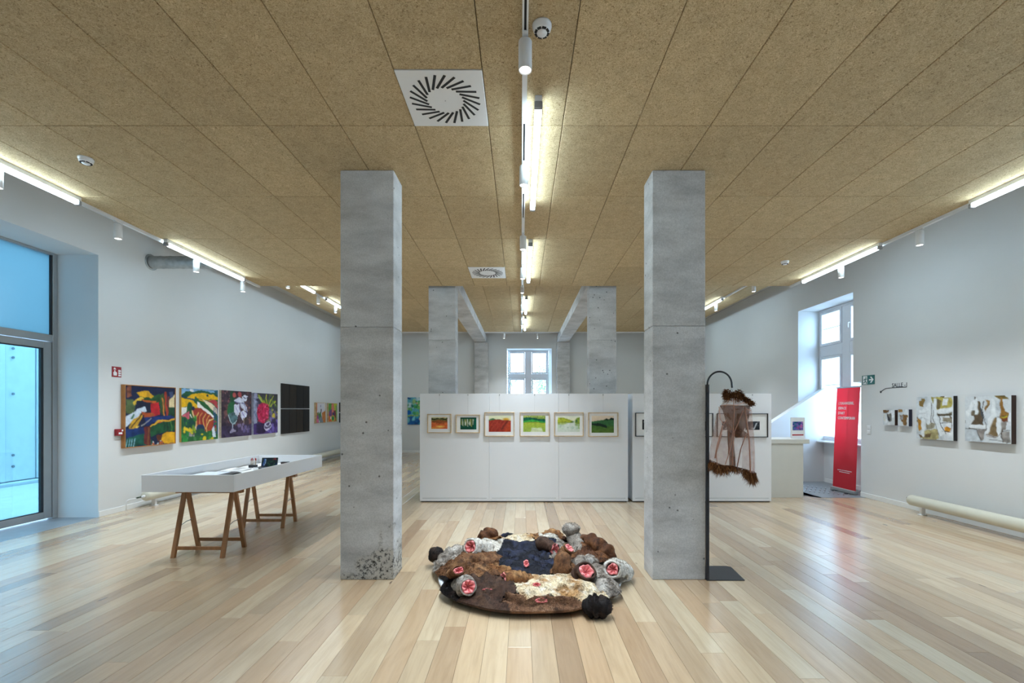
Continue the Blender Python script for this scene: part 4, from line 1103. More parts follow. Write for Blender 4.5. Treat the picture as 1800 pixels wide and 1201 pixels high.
framed(974, 1026, 725, 767.5, a, (980.2,1019.3,731.2,759.5), 'wood-framed picture of a pale path between yellow-green trees', M['framewood'])
a = Art(46, 36, (66, 104, 48), 56, .012)
a.band(0, .4, (226,206,180), (222,200,176), .04); a.poly([(0,.34),(.5,.24),(1,.2),(1,.6),(0,.6)], (56,104,62), .2); a.poly([(.54,.24),(.66,.14),(.78,.2),(.86,.1),(1,.14),(1,.26),(.7,.26)], (22,40,34), .2); a.band(.56, 1, (70,112,50), (84,110,44), .25, 12); a.poly([(0,.46),(.3,.44),(.72,.56),(.7,.72),(.4,.62),(0,.54)], (24,42,34), .25); a.poly([(.6,.5),(1,.44),(1,.6),(.7,.62)], (60,108,60), .2)
framed(1034.2, 1087, 725.3, 768, a, (1040.1,1079.5,731.2,761), 'wood-framed picture of a dark green hill with a black hedge, last of six', M['framewood'])
def bw(seed, kind):
    a = Art(30, 30, (24, 26, 30), seed, .02)
    if kind == 0: a.poly([(.1,.2),(.5,.1),(.4,.4),(.2,.5)], (214,216,218)); a.poly([(.3,.6),(.7,.5),(.6,.9),(.2,.9)], (206,208,212)); a.blob(.8,.6,.1,.3,(190,190,196))
    else: a.band(0, 1, (50,54,60), (30,32,38)); a.stroke([(.45,.8),(.6,.9),(.8,.2)], .05, (190,194,198)); a.dabs(8, [(90,94,100),(120,124,130)], .05, .12)
    return a
G = 'black-framed photographs on the partition'
framed(1117.2, 1170, 725.7, 767.8, bw(61, 0), (1129.5,1157,738,755.5), 'black-framed abstract photograph half hidden by the right column', M['frameblack'], 'framed_photograph', 'picture', G, False, .012)
framed(1204, 1254, 726.5, 768.3, bw(62, 1), (1216,1243,741,757), 'black-framed photograph peeking out between column and black stand', M['frameblack'], 'framed_photograph', 'picture', G, False, .012)
framed(1261, 1291, 726.8, 768.5, bw(63, 1), (1270,1282,741,756), 'narrow black-framed photograph seen through the sheer garment', M['frameblack'], 'framed_photograph', 'picture', G, False, .012)
framed(1297.5, 1350.5, 727, 769, bw(64, 1), (1311,1336.3,741,756), 'black-framed photograph at the right end of the partition', M['frameblack'], 'framed_photograph', 'picture', G, True, .012)

# ------------------------------------------------------------------ right wall: relief canvases, signs, switch
def chunky(seed, w, h, n, gold):
    a = Art(w, h, (206, 210, 212), seed, .03, 6)
    a.dabs(8, [(188,194,198),(226,228,230)], .1, .25)
    rg = np.random.default_rng(seed)
    for i in range(n):
        cx, cy = rg.random(2); t = rg.uniform(0, PI); L = rg.uniform(.05, .16); wd = rg.uniform(.015, .045)
        c = gold[rg.integers(len(gold))]
        a.poly([(cx-L*math.cos(t)-wd, cy-L*math.sin(t)), (cx+wd, cy-wd), (cx+L*math.cos(t), cy+L*math.sin(t)), (cx-wd, cy+wd*1.6)], c, .3)
    return a
OCH = [(120,100,52),(150,128,70),(96,80,56),(88,76,66),(110,98,80),(60,48,38)]
aC = chunky(71, 84, 92, 16, OCH)
for p, c in (([(.42,.02),(.95,.02),(.97,.28),(.6,.3),(.44,.18)], (176,164,84)), ([(.5,.06),(.7,.1),(.66,.3),(.52,.24)], (110,96,60)), ([(.72,.04),(.86,.04),(.86,.2),(.74,.22)], (222,225,226)), ([(.06,.12),(.24,.1),(.2,.26),(.08,.24)], (126,100,46)), ([(.56,.4),(.98,.36),(.98,.42),(.6,.46)], (112,100,76)),
             ([(.7,.48),(.96,.5),(.96,.6),(.72,.58)], (140,130,110)), ([(.3,.6),(.5,.62),(.48,.74),(.28,.78)], (150,142,120)), ([(.04,.5),(.16,.56),(.2,.74),(.08,.8)], (176,126,40)), ([(.2,.8),(.6,.76),(.62,.98),(.1,.98)], (170,158,110)), ([(.76,.72),(.94,.72),(.92,.82),(.78,.82)], (206,140,36)), ([(.06,.9),(.4,.88),(.4,.94),(.1,.96)], (110,90,60))):
    a_ = aC.poly(p, c, .3)
for s_ in ([(.52,.1),(.5,.4),(.7,.86)], [(.36,.2),(.36,.6)], [(.1,.34),(.34,.3)], [(.56,.34),(.98,.3)], [(.22,.56),(.18,.9)], [(.68,.5),(.74,.84)], [(.1,.46),(.3,.46)]):
    aC.stroke(s_, .055, (222,226,228), .06); 
for s_ in ([(.46,.3),(.46,.5),(.62,.88)], [(.58,.36),(.8,.86)], [(.4,.18),(.41,.6)], [(.58,.42),(.95,.4)], [(.7,.62),(.96,.6),(.95,.82),(.72,.8)]): aC.stroke(s_, .009, (60,52,44))
aC.speckle(.07, 40)
aD = chunky(75, 84, 92, 9, OCH)
for p, c in (([(.22,.12),(.36,.08),(.4,.46),(.34,.6),(.26,.5)], (104,88,62)), ([(.2,.4),(.34,.36),(.4,.62),(.16,.62)], (92,76,56)), ([(.36,.14),(.44,.4),(.38,.6)], (70,74,78)), ([(.46,.06),(.54,.08),(.5,.34),(.46,.26)], (150,116,66)), ([(.8,.02),(.84,.04),(.86,.3),(.96,.36),(.92,.5),(.74,.46),(.76,.34)], (150,106,40)), ([(.74,.42),(.94,.38),(.9,.44)], (196,180,40)), ([(.76,.46),(.94,.44),(.94,.54),(.78,.52)], (120,62,26)),
             ([(.56,.5),(.68,.46),(.72,.84),(.52,.84)], (128,106,72)), ([(.74,.56),(.92,.5),(.88,.74),(.8,.72)], (140,134,128)), ([(.28,.72),(.46,.72),(.42,.94),(.36,.94)], (140,132,126)), ([(.82,.8),(.98,.74),(.98,.98),(.8,.98)], (146,140,134)), ([(.48,.82),(.72,.84),(.68,.9),(.52,.9)], (160,154,150)), ([(.14,.64),(.44,.62),(.44,.7),(.1,.72)], (80,70,60))):
    aD.poly(p, c, .3)
for s_ in ([(.06,.4),(.2,.14)], [(.16,.66),(.44,.66)], [(.62,.1),(.64,.4),(.5,.7),(.5,.8)], [(.74,.5),(.76,.84)], [(.26,.1),(.28,.36)]): aD.stroke(s_, .05, (224,227,228), .06)
for s_ in ([(.42,.1),(.44,.5),(.46,.74)], [(.7,.44),(.8,.4),(.96,.4)], [(.5,.84),(.72,.86),(.82,.78),(.98,.72)], [(.02,.72),(.28,.72),(.36,.9),(.38,.98)], [(.8,.8),(.8,.98)], [(.56,.96),(.8,.96)]): aD.stroke(s_, .008, (66,58,52))
aD.speckle(.07, 40)
def wallZ(x, X): return X * 786 / (x - 916)
def relief_canvas(px0, px1, pyt, pyb, D, art, label, edge):
    Xf = XR - D
    ya, yb = wallZ(px0, Xf), wallZ(px1, Xf)           # far and near ends of the face
    ym = (ya + yb)/2; W = ya - yb
    pm = 916 + Xf*786/ym
    z1, z0 = CAMH - (pyt - 720)*ym/786, CAMH - (pyb - 720)*ym/786
    painting(wall_right_pos(ym), W, z1 - z0, D, z0, art, label, edge, None, 'relief_painting', 'painting', None, .006)
a = chunky(81, 30, 34, 2, OCH); a.poly([(0,0),(.5,0),(.5,.14),(.1,.22),(0,.2)], (110,80,46)); a.poly([(.34,.28),(.7,.24),(.74,.7),(.5,.8),(.34,.56)], (118,112,102), .4); a.poly([(.34,.3),(.6,.6),(.5,.8),(.36,.6)], (46,42,44)); a.stroke([(.12,.3),(.14,.7)], .07, (216,212,200))
relief_canvas(1552.6, 1573.5, 721, 747.6, .055, a, 'small white and brown relief painting, left one of the small pair', M['brownedge'])
a = chunky(83, 30, 34, 2, OCH); a.poly([(0,0),(.4,0),(.46,.14),(.06,.16)], (150,110,56)); a.poly([(.2,.36),(.86,.3),(.84,.7),(.8,.96),(.5,.96),(.5,.76),(.26,.7)], (126,92,48), .4); a.poly([(.24,.4),(.5,.4),(.44,.6),(.3,.6)], (150,150,150))
relief_canvas(1578.8, 1598, 720, 749.2, .055, a, 'small white and ochre relief painting, right one of the small pair', plain('ink_edge', (.02,.02,.045), .6))
relief_canvas(1611.8, 1676.6, 697.2, 773, .055, aC, 'square white and yellow relief painting with black side, third on the right wall', plain('black_edge', (.015,.012,.012), .6))
relief_canvas(1697, 1778.6, 696.2, 778, .06, aD, 'largest white and umber relief painting with brown side, nearest on the right wall', M['brownedge'])

def wall_sign_frame(px, py):
    y = wallZ(px, XR); return y, CAMH - (py - 720)*y/786
# emergency exit sign: runner in a doorway and an arrow
y0, z0 = wall_sign_frame(1526.6, 676.3)
root = empty('exit_sign', (XR - .001, y0, z0), -PI/2)
tag(root, 'green emergency exit sign with a running figure and white arrow', 'sign')
W, H = .30, .168
y1_, _ = wall_sign_frame(1515.8, 676); y2_, _ = wall_sign_frame(1537.8, 676); W = y1_ - y2_; H = 16.4*y0/786
MB().cbox(-W/2, W/2, -.006, 0, 0, H, .001).obj('plate', M['sign_green'], root)
def flat(name, poly, m, y=-.007, d=.001):
    return MB().prism([(x*W - W/2, z*H) for x, z in poly], 'y', y - d, y).obj(name, m, root)
flat('doorway', [(.09,.06),(.43,.06),(.43,.94),(.09,.94)], M['sign_white'])
flat('arrow', [(.58,.43),(.78,.43),(.66,.2),(.76,.16),(.94,.5),(.76,.84),(.66,.8),(.78,.57),(.58,.57)], M['sign_white'])
mb = MB()
for poly in ([(.25,.38),(.31,.40),(.33,.68),(.26,.68)], [(.26,.66),(.18,.56),(.12,.58),(.13,.52),(.20,.48),(.29,.60)], [(.31,.67),(.37,.54),(.42,.58),(.42,.63),(.38,.62),(.33,.72)],
             [(.25,.42),(.31,.42),(.26,.28),(.19,.16),(.11,.18),(.11,.24),(.17,.24),(.22,.32)], [(.27,.42),(.32,.42),(.37,.28),(.40,.10),(.35,.10),(.32,.26)]):
    mb.prism([(x*W - W/2, z*H) for x, z in poly], 'y', -.0095, -.008)
mb.prism([(.33*W - W/2 + .011*math.cos(t), .8*H + .011*math.sin(t)) for t in np.linspace(0, 2*PI, 13)[:-1]], 'y', -.0095, -.008)
mb.obj('running_figure', M['sign_green'], root)

# SALLE -1 lettering with its curved arrow line
ya, za = wall_sign_frame(1568, 681.4)
yb, _ = wall_sign_frame(1594.5, 681)
me = text_mesh('SALLE -1', .16, .0008, 'LEFT', 1.0, 1.0, .0025)
xs = [v.co.x for v in me.vertices]; zs = [v.co.z for v in me.vertices]
me.transform(Matrix.Translation((-min(xs), 0, -min(zs))))
sx = (ya - yb)/(max(xs) - min(xs)); sz = (7.3*ya/786)/(max(zs) - min(zs))
me.transform(Matrix.Diagonal((sx, 1, sz, 1)))
root = empty('wall_lettering', (XR - .0015, ya, za), -PI/2)
tag(root, 'thin grey wall lettering SALLE -1 above a curved arrow line', 'lettering')
mesh_obj('letters', me, M['ink'], root)
def onw(px, py):
    y = wallZ(px, XR); return (ya - y, 0, CAMH - (py - 720)*y/786 - za)
pts = [onw(*p) for p in ((1594, 680.3),(1580, 681.2),(1565, 682.2),(1558, 683),(1555.5, 684),(1552, 686.3),(1549, 688.6))]
MB().tube(pts, .0065, 6).obj('arrow_line', M['ink'], root)
p = onw(1548.4, 689.2)
MB().lathe([(0,-.001),(.02,-.001),(.02,.001),(0,.001)], 14).obj('dot', M['ink'], root).matrix_local = Matrix.Translation(p) @ Matrix.Rotation(PI/2, 4, 'X')

# switch plates
for k, (py0, py1) in enumerate(((748, 755.3), (756, 763.3))):
    yv, zb = wall_sign_frame(1528, py1); h = (py1 - py0)*yv/786
    root = empty('light_switch', (XR - .001, yv, zb), -PI/2)
    MB().cbox(-.043, .043, -.010, 0, 0, h, .003).obj('plate', M['white'], root)
    MB().cbox(-.028, .028, -.014, -.0101, .012, h - .012, .002).obj('rocker', M['white'], root)
    tag(root, 'square white light switch by the red banner, %s of two' % ('upper', 'lower')[k], 'switch', 'light switches')

# left wall: red call point and its sign
def wl(px, py, X=XL):
    y = -X*786/(916 - px); return y, CAMH - (py - 720)*y/786
y0, z0 = wl(204.7, 663.2)
root = empty('fire_alarm_sign', (XL + .001, y0, z0), PI/2); tag(root, 'square red fire alarm sign with a white hand and flames above the painting', 'sign')
W = .165; H = .165
MB().cbox(-W/2, W/2, -.004, 0, 0, H, .001).obj('plate', M['sign_red'], root)
mb = MB()
for poly in ([(.16,.14),(.5,.14),(.52,.42),(.44,.5),(.36,.5),(.34,.66),(.24,.66),(.22,.5),(.12,.44)], [(.16,.72),(.42,.72),(.34,.9),(.2,.9)]):
    mb.prism([(x*W - W/2, z*H) for x, z in poly], 'y', -.0055, -.0045)
mb.obj('hand_symbol', M['sign_white'], root)
mb = MB()
for zz in (.1, .32, .54): mb.prism([(x*W - W/2, (zz + z)*H) for x, z in ((.66,.0),(.92,.0),(.94,.1),(.86,.2),(.8,.1),(.74,.22),(.66,.12))], 'y', -.0055, -.0045)
mb.obj('flame_symbol', M['sign_white'], root)
y0, z0 = wl(206, 766)
root = empty('fire_call_point', (XL + .001, y0, z0), PI/2); tag(root, 'small red fire alarm call point beside the wooden frame', 'alarm')
MB().cbox(-.055, .055, -.05, 0, 0, .105, .005).obj('housing', M['sign_red'], root)
MB().cbox(-.032, .032, -.054, -.0505, .022, .052, .002).obj('break_plate', M['sign_white'], root)
MB().cbox(.018, .045, -.058, -.0505, .066, .094, .003).obj('status_lamp', M['sign_white'], root)

# ------------------------------------------------------------------ heating pipes along both walls
def pipe(x, y0, y1, side, label, feet, valve=False):
    root = empty('heating_pipe', (x, y0, 0)); tag(root, label, 'radiator', 'round heating pipes')
    L = y1 - y0; r = .083; z = .194
    prof = [(y, rr) for y, rr in ((0, .02), (.004, .055), (.014, .074), (.035, r), (L - .035, r), (L - .014, .074), (L - .004, .055), (L, .02))]
    MB().tube([(0, y, z) for y, _ in prof], [rr for _, rr in prof], 28).obj('pipe_body', M['cream'], root)
    for f in feet:
        t = f - y0
        MB().cbox(-.05, .05, t - .035, t + .035, .0, .012, .003).cbox(-.032, .032, t - .022, t + .022, .012, z - r + .012, .004).obj('foot', M['white'], root)
    if valve:
        MB().cyl((0, 0, z), (0, -.05, z), .028, .022, 16).cyl((0, -.05, z), (0, -.075, z), .014, n=12).obj('valve', M['white'], root)
        MB().cyl((0, -.07, z + .004), (0, -.16, z + .004), .012, n=12).obj('valve_knob', plain('dark_green_valve', (.03,.05,.03), .4), root)
        MB().tube([(0, -.16, z), (-.02, -.27, z), (-.04, -.29, z - .02), (-.05, -.29, .02)], .007, 8).obj('supply_pipe', M['white'], root)
    else:
        e = y1 - y0
        MB().cyl((0, e, z + .02), (0, e + .05, z + .02), .016, n=12).obj('valve_knob', M['frameblack'], root)
pipe(-6.25, 7.42, 16.2, -1, 'cream round heating pipe low along the left wall behind the table', [7.62, 10.7, 13.85], True)
pipe(6.22, 2.6, 7.15, 1, 'cream round heating pipe low along the right wall', [6.93, 4.3, 3.0])

# ------------------------------------------------------------------ display table on trestles
TX0, TX1, TY0, TY1, TZ0, TZ1 = -4.12, -3.115, 4.85, 7.0, .739, .925
table = tag(empty('display_table', ((TX0 + TX1)/2, TY0, 0)), 'long white tray-topped display table on wooden trestles', 'table')
ox, oy = (TX0 + TX1)/2, TY0
def tb(name, x0, x1, y0, y1, z0, z1, b=.002): return MB().cbox(x0 - ox, x1 - ox, y0 - oy, y1 - oy, z0, z1, b).obj(name, M['panelwhite'], table)
t = .018
tb('tray_side', TX0, TX1, TY0, TY0 + t, TZ0, TZ1); tb('tray_side', TX0, TX1, TY1 - t, TY1, TZ0, TZ1)
tb('tray_side', TX0, TX0 + t, TY0 + t, TY1 - t, TZ0, TZ1); tb('tray_side', TX1 - t, TX1, TY0 + t, TY1 - t, TZ0, TZ1)
TF = .80
tb('tray_floor', TX0 + t, TX1 - t, TY0 + t, TY1 - t, TF - .02, TF)
MB().box(TX0 + t - ox, TX1 - t - ox, t, TY1 - TY0 - t, TZ0 + .001, TF - .0205).obj('underframe', M['panelwhite'], table)
def trestle(yf, yb, label):
    ym = (yf + yb)/2
    root = empty('trestle', (-3.565, ym, 0)); tag(root, label, 'trestle', 'wooden trestles under the table')
    top = .738; hy = (yb - yf)/2
    MB().cbox(-.375, .375, -.03, -.002, top - .055, top, .002).obj('top_rail', M['beech'], root)
    MB().cbox(-.375, .375, .002, .03, top - .055, top, .002).obj('top_rail', M['beech'], root)
    for sx in (-.272, .272):
        for sy in (-1, 1):
            a_ = Vector((sx, sy*.016, top - .003)); b_ = Vector((sx, sy*(hy), 0))
            mb = MB()
            w_, d_ = .021, .013
            vs = [(p.x + ax*w_, p.y + ay*d_*1.2, p.z) for p in (b_, a_) for ax, ay in ((-1,-1),(1,-1),(1,1),(-1,1))]
            mb.add(vs, [(3,2,1,0),(4,5,6,7),(0,1,5,4),(1,2,6,5),(2,3,7,6),(3,0,4,7)])
            mb.obj('leg', M['beech'], root)
        zc = .34; yy = .016 + (hy - .016)*(1 - zc/top)
        MB().tube([(sx, -yy, zc - .02), (sx, -.01, zc + .012), (sx, .0, zc + .016), (sx, yy, zc + .018)], .0045, 6).obj('folding_stay', M['steel'], root)
    for sy in (-1, 1):
        zc = .10; yy = .016 + (hy - .016)*(1 - zc/top)
        MB().cbox(-.251, .251, sy*yy - .009, sy*yy + .009, zc - .019, zc + .019, .002).obj('stretcher', M['beech'], root)
trestle(4.93, 5.32, 'wooden A-frame trestle under the near end of the display table')
trestle(6.17, 6.53, 'wooden A-frame trestle under the far end of the display table')

# things laid out in the tray
def item(name, loc, label, cat, rz=0): return tag(empty(name, loc, rz), label, cat)
it = item('portfolio', (-3.85, 5.48, TF), 'wide open portfolio with pale pages and black edge in the tray', 'book')
MB().cbox(-.235, .225, -.32, .32, 0, .022, .003).obj('cover', M['bookdark'], it)
MB().cbox(-.215, .10, -.30, .30, .0222, .031, .002).obj('page_block', plain('pale_blue_page', (.62,.68,.76), .5), it)
MB().cbox(.105, .215, -.30, .30, .0222, .028, .002).obj('page_block', M['bookdark'], it)
it = item('open_book', (-3.93, 6.12, TF), 'open white book lying in the tray against its left side', 'book', .1)
for s in (-1, 1):
    mb = MB(); nx = 8
    vs = []; fs = []
    for i in range(nx + 1):
        tt = i/nx; x = s*.155*tt; z = .006 + .022*math.sin(PI*min(1, tt*1.1))**.6*(1 - .5*tt)
        vs += [(x, -.15, z), (x, .15, z), (x, -.15, 0), (x, .15, 0)]
    for i in range(nx):
        o = 4*i; fs += [(o, o+4, o+5, o+1), (o+2, o+3, o+7, o+6), (o, o+2, o+6, o+4), (o+1, o+5, o+7, o+3)]
    fs += [(4*nx, 4*nx+2, 4*nx+3, 4*nx+1)]
    mb.add(vs, fs, True); mb.obj('page_block', M['paper'], it)
mb = MB()
for k in range(9): mb.box(.02, .02 + .10*(1 - .3*((k*5) % 3)/3), -.11 + .025*k, -.104 + .025*k, .0292, .0298)
mb.cbox(-.165, .165, -.155, .155, -.0005, .0, .0002)
mb.obj('cover', M['bookdark'], it)
it = item('leaflet_sheet', (-3.60, 6.0, TF), 'white loose leaflet lying in the tray beside the dark portfolio', 'paper', -.2)
MB().cbox(-.11, .11, -.15, .15, 0, .012, .003).obj('sheet', M['paper'], it)
MB().cbox(-.05, .03, .06, .064, .0122, .05, .001).obj('folded_flap', M['paper'], it)
it = item('flat_black_book', (-3.545, 6.385, TF), 'flat black book under the standing catalogue in the tray', 'book', .05)
MB().cbox(-.2, .2, -.14, .14, 0, .022, .003).obj('cover', M['bookdark'], it)
it = item('standing_catalogue', (-3.62, 6.42, TF + .0222), 'dark catalogue with a blue figure standing tilted in the tray', 'book', .12)
a = Art(44, 24, (26, 38, 44), 91, .03); a.dabs(20, [(30,60,50),(20,40,70),(40,56,40)], .06, .14); a.stroke([(.2,.15),(.16,.5),(.14,.95)], .06, (60,90,150)); a.stroke([(.24,.2),(.26,.6),(.2,.9)], .03, (150,180,210)); a.dabs(8, [(150,40,40),(120,40,50)], .03, .06, (.74,.04,1,.26)); a.dabs(6, [(60,110,70)], .03, .06, (.4,.3,.9,.9))
cv = MB().cbox(-.108, .108, 0, .016, 0, .125, .002).obj('cover', M['bookdark'], it)
a.obj('cover_print', .212, .121, .002, -.0008, M['print'], cv)
cv.rotation_euler = (-.28, 0, 0)
MB().prism([(.018, 0), (.06, 0), (.044, .07)], 'x', -.03, .03).obj('prop', M['bookdark'], it)
it = item('pencil_stand', (-3.86, 6.44, TF), 'small black block holding upright red-tipped sticks in the tray', 'stand')
MB().cbox(-.05, .05, -.03, .03, 0, .04, .003).obj('block', M['bookdark'], it)
for k, (x, h) in enumerate(((-.030, .13), (-.017, .14), (-.004, .13), (.028, .14), (.038, .13))):
    s = MB().cyl((x, 0, .0402), (x + .003, 0, h - .03), .003, n=8).obj('stick', M['framewood'], it)
    MB().cyl((x + .003, 0, h - .0299), (x + .004, 0, h), .0055, .004, 8).obj('tip', M['red'], s)
it = item('brown_box', (-3.58, 6.78, TF), 'small brown-black box near the far end of the tray', 'box')
MB().cbox(-.05, .05, -.03, .03, 0, .035, .003).obj('body', M['brownedge'], it)
MB().cbox(-.053, .053, -.033, .033, .0355, .045, .002).obj('lid', M['bookdark'], it)

# ------------------------------------------------------------------ counter, stair parapet, banner by the window
it = tag(empty('reception_counter', (4.7, 8.30, 0)), 'beige reception counter with a thick overhanging worktop', 'counter')
MB().cbox(-.25, .54, 0, .6, 0, 1.002, .003).obj('body', M['counter'], it)
MB().cbox(-.27, .645, -.02, .62, 1.003, 1.085, .004).obj('worktop', M['counter'], it)
o = MB().prism([(4.2, .55), (5.71, 1.35), (6.76, 2.03), (6.90, 2.12), (6.90, -.02), (4.2, -.02)], 'y', 10.15, 10.33)
struct('wall_stair', o, M['wall'], 'white sloping stair parapet wall behind the counter')
it = tag(empty('leaflet_display', (5.27, 8.52, 1.0855), .15), 'white upright leaflet with a violet picture standing on the counter', 'leaflet')
MB().cbox(-.16, .16, -.05, .07, 0, .006, .002).obj('foot', M['paper'], it)
MB().cbox(-.15, .15, -.004, .004, .0062, .40, .0015).obj('sheet', M['paper'], it)
a = Art(34, 26, (110, 100, 170), 95, .03); a.dabs(30, [(180,110,190),(90,90,170),(210,140,200),(30,90,130),(60,60,120)], .06, .14); a.dabs(10, [(20,80,130),(40,110,130)], .08, .14, (0,0,.3,1)); a.dabs(8, [(180,60,110)], .04, .08, (.4,.5,.9,.9))
a.obj('picture', .225, .165, .155, -.0046, M['print'], it)
MB().box(-.12, .12, -.0052, -.0042, .055, .078).obj('red_strip', M['red'], it)

# roll-up banner, leaning slightly towards the window
bl, br = Vector((6.37, 9.14, 0)), Vector((6.385, 8.53, 0))
BW = (br - bl).length; ang = math.atan2(br.y - bl.y, br.x - bl.x)
root = empty('rollup_banner', tuple((bl + br)/2), ang)
tag(root, 'tall red roll-up banner with white lettering beside the window niche', 'banner')
hw = BW/2
MB().cbox(-hw - .01, hw + .01, -.05, .05, .012, .075, .008).obj('cassette', M['aluminium'], root)
for s in (-1, 1): MB().cbox(s*hw*.55 - .02, s*hw*.55 + .02, -.12, .12, 0, .011, .003).obj('foot', M['black'], root)
tilt = Matrix.Translation((0, 0, .075)) @ Matrix.Rotation(-.045, 4, 'X')
BH = 1.99
mb = MB(); nx, nz = 12, 24
vs = []; 
for j in range(nz + 1):
    for i in range(nx + 1):
        x = -hw + BW*i/nx; z = BH*j/nz
        vs.append((x, .008*math.cos(PI*(i/nx - .5)*2)*math.sin(PI*j/nz), z))
fs = [(j*(nx+1)+i, j*(nx+1)+i+1, (j+1)*(nx+1)+i+1, (j+1)*(nx+1)+i) for j in range(nz) for i in range(nx)]
mb.add(vs, fs, True)
sheet = mb.obj('banner_sheet', M['banner'], root); sheet.matrix_local = tilt
MB().cbox(-hw - .012, hw + .012, -.012, .012, BH, BH + .028, .004).obj('top_bar', M['steel'], root).matrix_local = tilt
MB().cyl((0, .03, -.03), (0, .03, BH + .01), .009, n=10).obj('support_pole', M['steel'], root).matrix_local = tilt
def bsurf(x, z): return .008*math.cos(PI*((x + hw)/BW - .5)*2)*math.sin(PI*z/BH)
for k, line in enumerate(("L'ORANGERIE,", "ESPACE", "D'ART", "CONTEMPORAIN")):
    me = text_mesh(line, .075, .0006, 'LEFT', 1.02)
    w_ = max(v.co.x for v in me.vertices)
    ws = (.40, .2, .165, .445)[k]*BW/.61
    me.transform(Matrix.Diagonal((ws/w_, 1, 1, 1)))
    me.transform(Matrix.Translation((-hw*.77, -.006, 1.66 - .098*k)))
    for v in me.vertices: v.co.y += bsurf(v.co.x, v.co.z) + .0015
    # embolden by a second offset copy inside the same mesh
    bm = bmesh.new(); bm.from_mesh(me)
    for dx, dz in ((.004, 0), (0, .003), (.004, .003)):
        b2 = bmesh.new(); b2.from_mesh(me)
        bmesh.ops.translate(b2, verts=b2.verts, vec=(dx, -.0004, dz)); tmp = bpy.data.meshes.new('t'); b2.to_mesh(tmp); bm.from_mesh(tmp); b2.free()
    bm.to_mesh(me); bm.free()
    mesh_obj('lettering', me, M['sign_white'], root).matrix_local = tilt
mb = MB(); rg = random.Random(3)
for k, (xa, xb) in enumerate(((-.62, .62), (-.46, .44))):
    x = hw*xa
    while x < hw*xb:
        l = rg.uniform(.008, .02); z = .345 - .035*k
        mb.box(x, x + l, bsurf(x, z) - .003, bsurf(x, z) - .0016, z, z + .012); x += l + .006
mb.obj('small_print', M['sign_white'], root).matrix_local = tilt

# ------------------------------------------------------------------ black hook stand
SY = 4.27
stand = tag(empty('hook_stand', (1.786, SY, 0)), 'black steel stand with a flat foot plate and curved hook beside the right column', 'stand')
MB().prism([(-.012, .0), (.35, 0), (.385, .355), (.35, .385), (.0, .385), (-.012, .37)], 'z', 0, .008).obj('foot_plate', M['blackplate'], stand)
MB().cbox(-.014, .014, .004, .032, .0081, 1.80, .003).obj('post', M['black'], stand)
MB().cyl((0, .018, 1.80), (0, .018, 1.875), .0175, n=16).obj('sleeve', M['blackplate'], stand)
arc = [(.117 - .117*math.cos(t), .018, 1.875 + .125*math.sin(t)*1.0) for t in np.linspace(0, PI, 22)]
arc = [(x, y, z) for x, y, z in arc] + [(.236, .018, 1.855), (.2375, .018, 1.845)]
MB().tube(arc, .0085, 10).obj('hook_arm', M['blackplate'], stand)

# ------------------------------------------------------------------ fur and hair helpers
class Hair:
    def __init__(s): s.v = []; s.f = []; s.c = []
    def blade(s, p, d, bend, L, w, c0, c1, side=None, seg=2):
        d = d.normalized()
        side = side or d.cross(Vector((R.uniform(-1,1), R.uniform(-1,1), R.uniform(-1,1))))
        if side.length < 1e-6: side = Vector((1,0,0))
        side.normalize(); o = len(s.v); q = p.copy(); dd = d.copy()
        for i in range(seg):
            ww = w*(1 - i/seg*.6)
            s.v += [q - side*ww, q + side*ww]; t = i/seg
            cc = tuple(c0[k]*(1-t) + c1[k]*t for k in range(3)); s.c += [cc, cc]
            dd = (dd + bend*(1/seg)).normalized(); q = q + dd*(L/seg)
        s.v.append(q); s.c.append(c1)
        for i in range(seg - 1): s.f.append((o+2*i, o+2*i+1, o+2*i+3, o+2*i+2))
        s.f.append((o+2*seg-2, o+2*seg-1, o+2*seg))
    def into(s, mb):
        o = len(mb.v); mb.v += [tuple(v) for v in s.v]; mb.f += [tuple(i+o for i in f) for f in s.f]; mb.smooth += [False]*len(s.f)
        mb.c = (list(mb.c) if mb.c is not None else []) + s.c
        return mb
def nz(p, f=1.0, o=0.0): return mnoise.noise(Vector(p)*f + Vector((o, o*1.7, -o)))
def mixc(a, b, t): t = max(0, min(1, t)); return tuple(a[i]*(1-t) + b[i]*t for i in range(3))

# ------------------------------------------------------------------ the sheer garment on the hook
GC = Vector((2.03, SY + .018, 0))     # axis of the garment
gar = tag(empty('sheer_garment', tuple(GC)), 'sheer rose-brown tulle garment with curly fur collar and tufted hem hanging from the hook', 'garment')
def gx(px): return (px - 916)*GC.y/786 - GC.x
def gz(py): return CAMH - (py - 720)*GC.y/786
def hem_z(phi): return 1.085 - .055*math.cos(phi) + .012*math.sin(3*phi)
def veil_pt(t, phi):
    """t 0 at the shoulder, 1 at the hem"""
    a_ = .150 + .060*t + .012*math.sin(PI*t); b_ = .075 + .05*t
    rip = 1 + (.02 + .05*t)*math.sin(8*phi + 1.3) + .03*t*math.sin(5*phi)
    cx = .025 - .035*t
    zt = 1.690 - .03*abs(math.cos(phi))**2 - (.02 if math.cos(phi) > 0 else 0)*abs(math.cos(phi))
    z = zt*(1 - t) + hem_z(phi)*t
    return Vector((cx + a_*rip*math.cos(phi), b_*rip*math.sin(phi), z))
mb = MB(); NP, NT = 72, 26; vs = []
for j in range(NT + 1):
    for i in range(NP): vs.append(veil_pt(j/NT, 2*PI*i/NP))
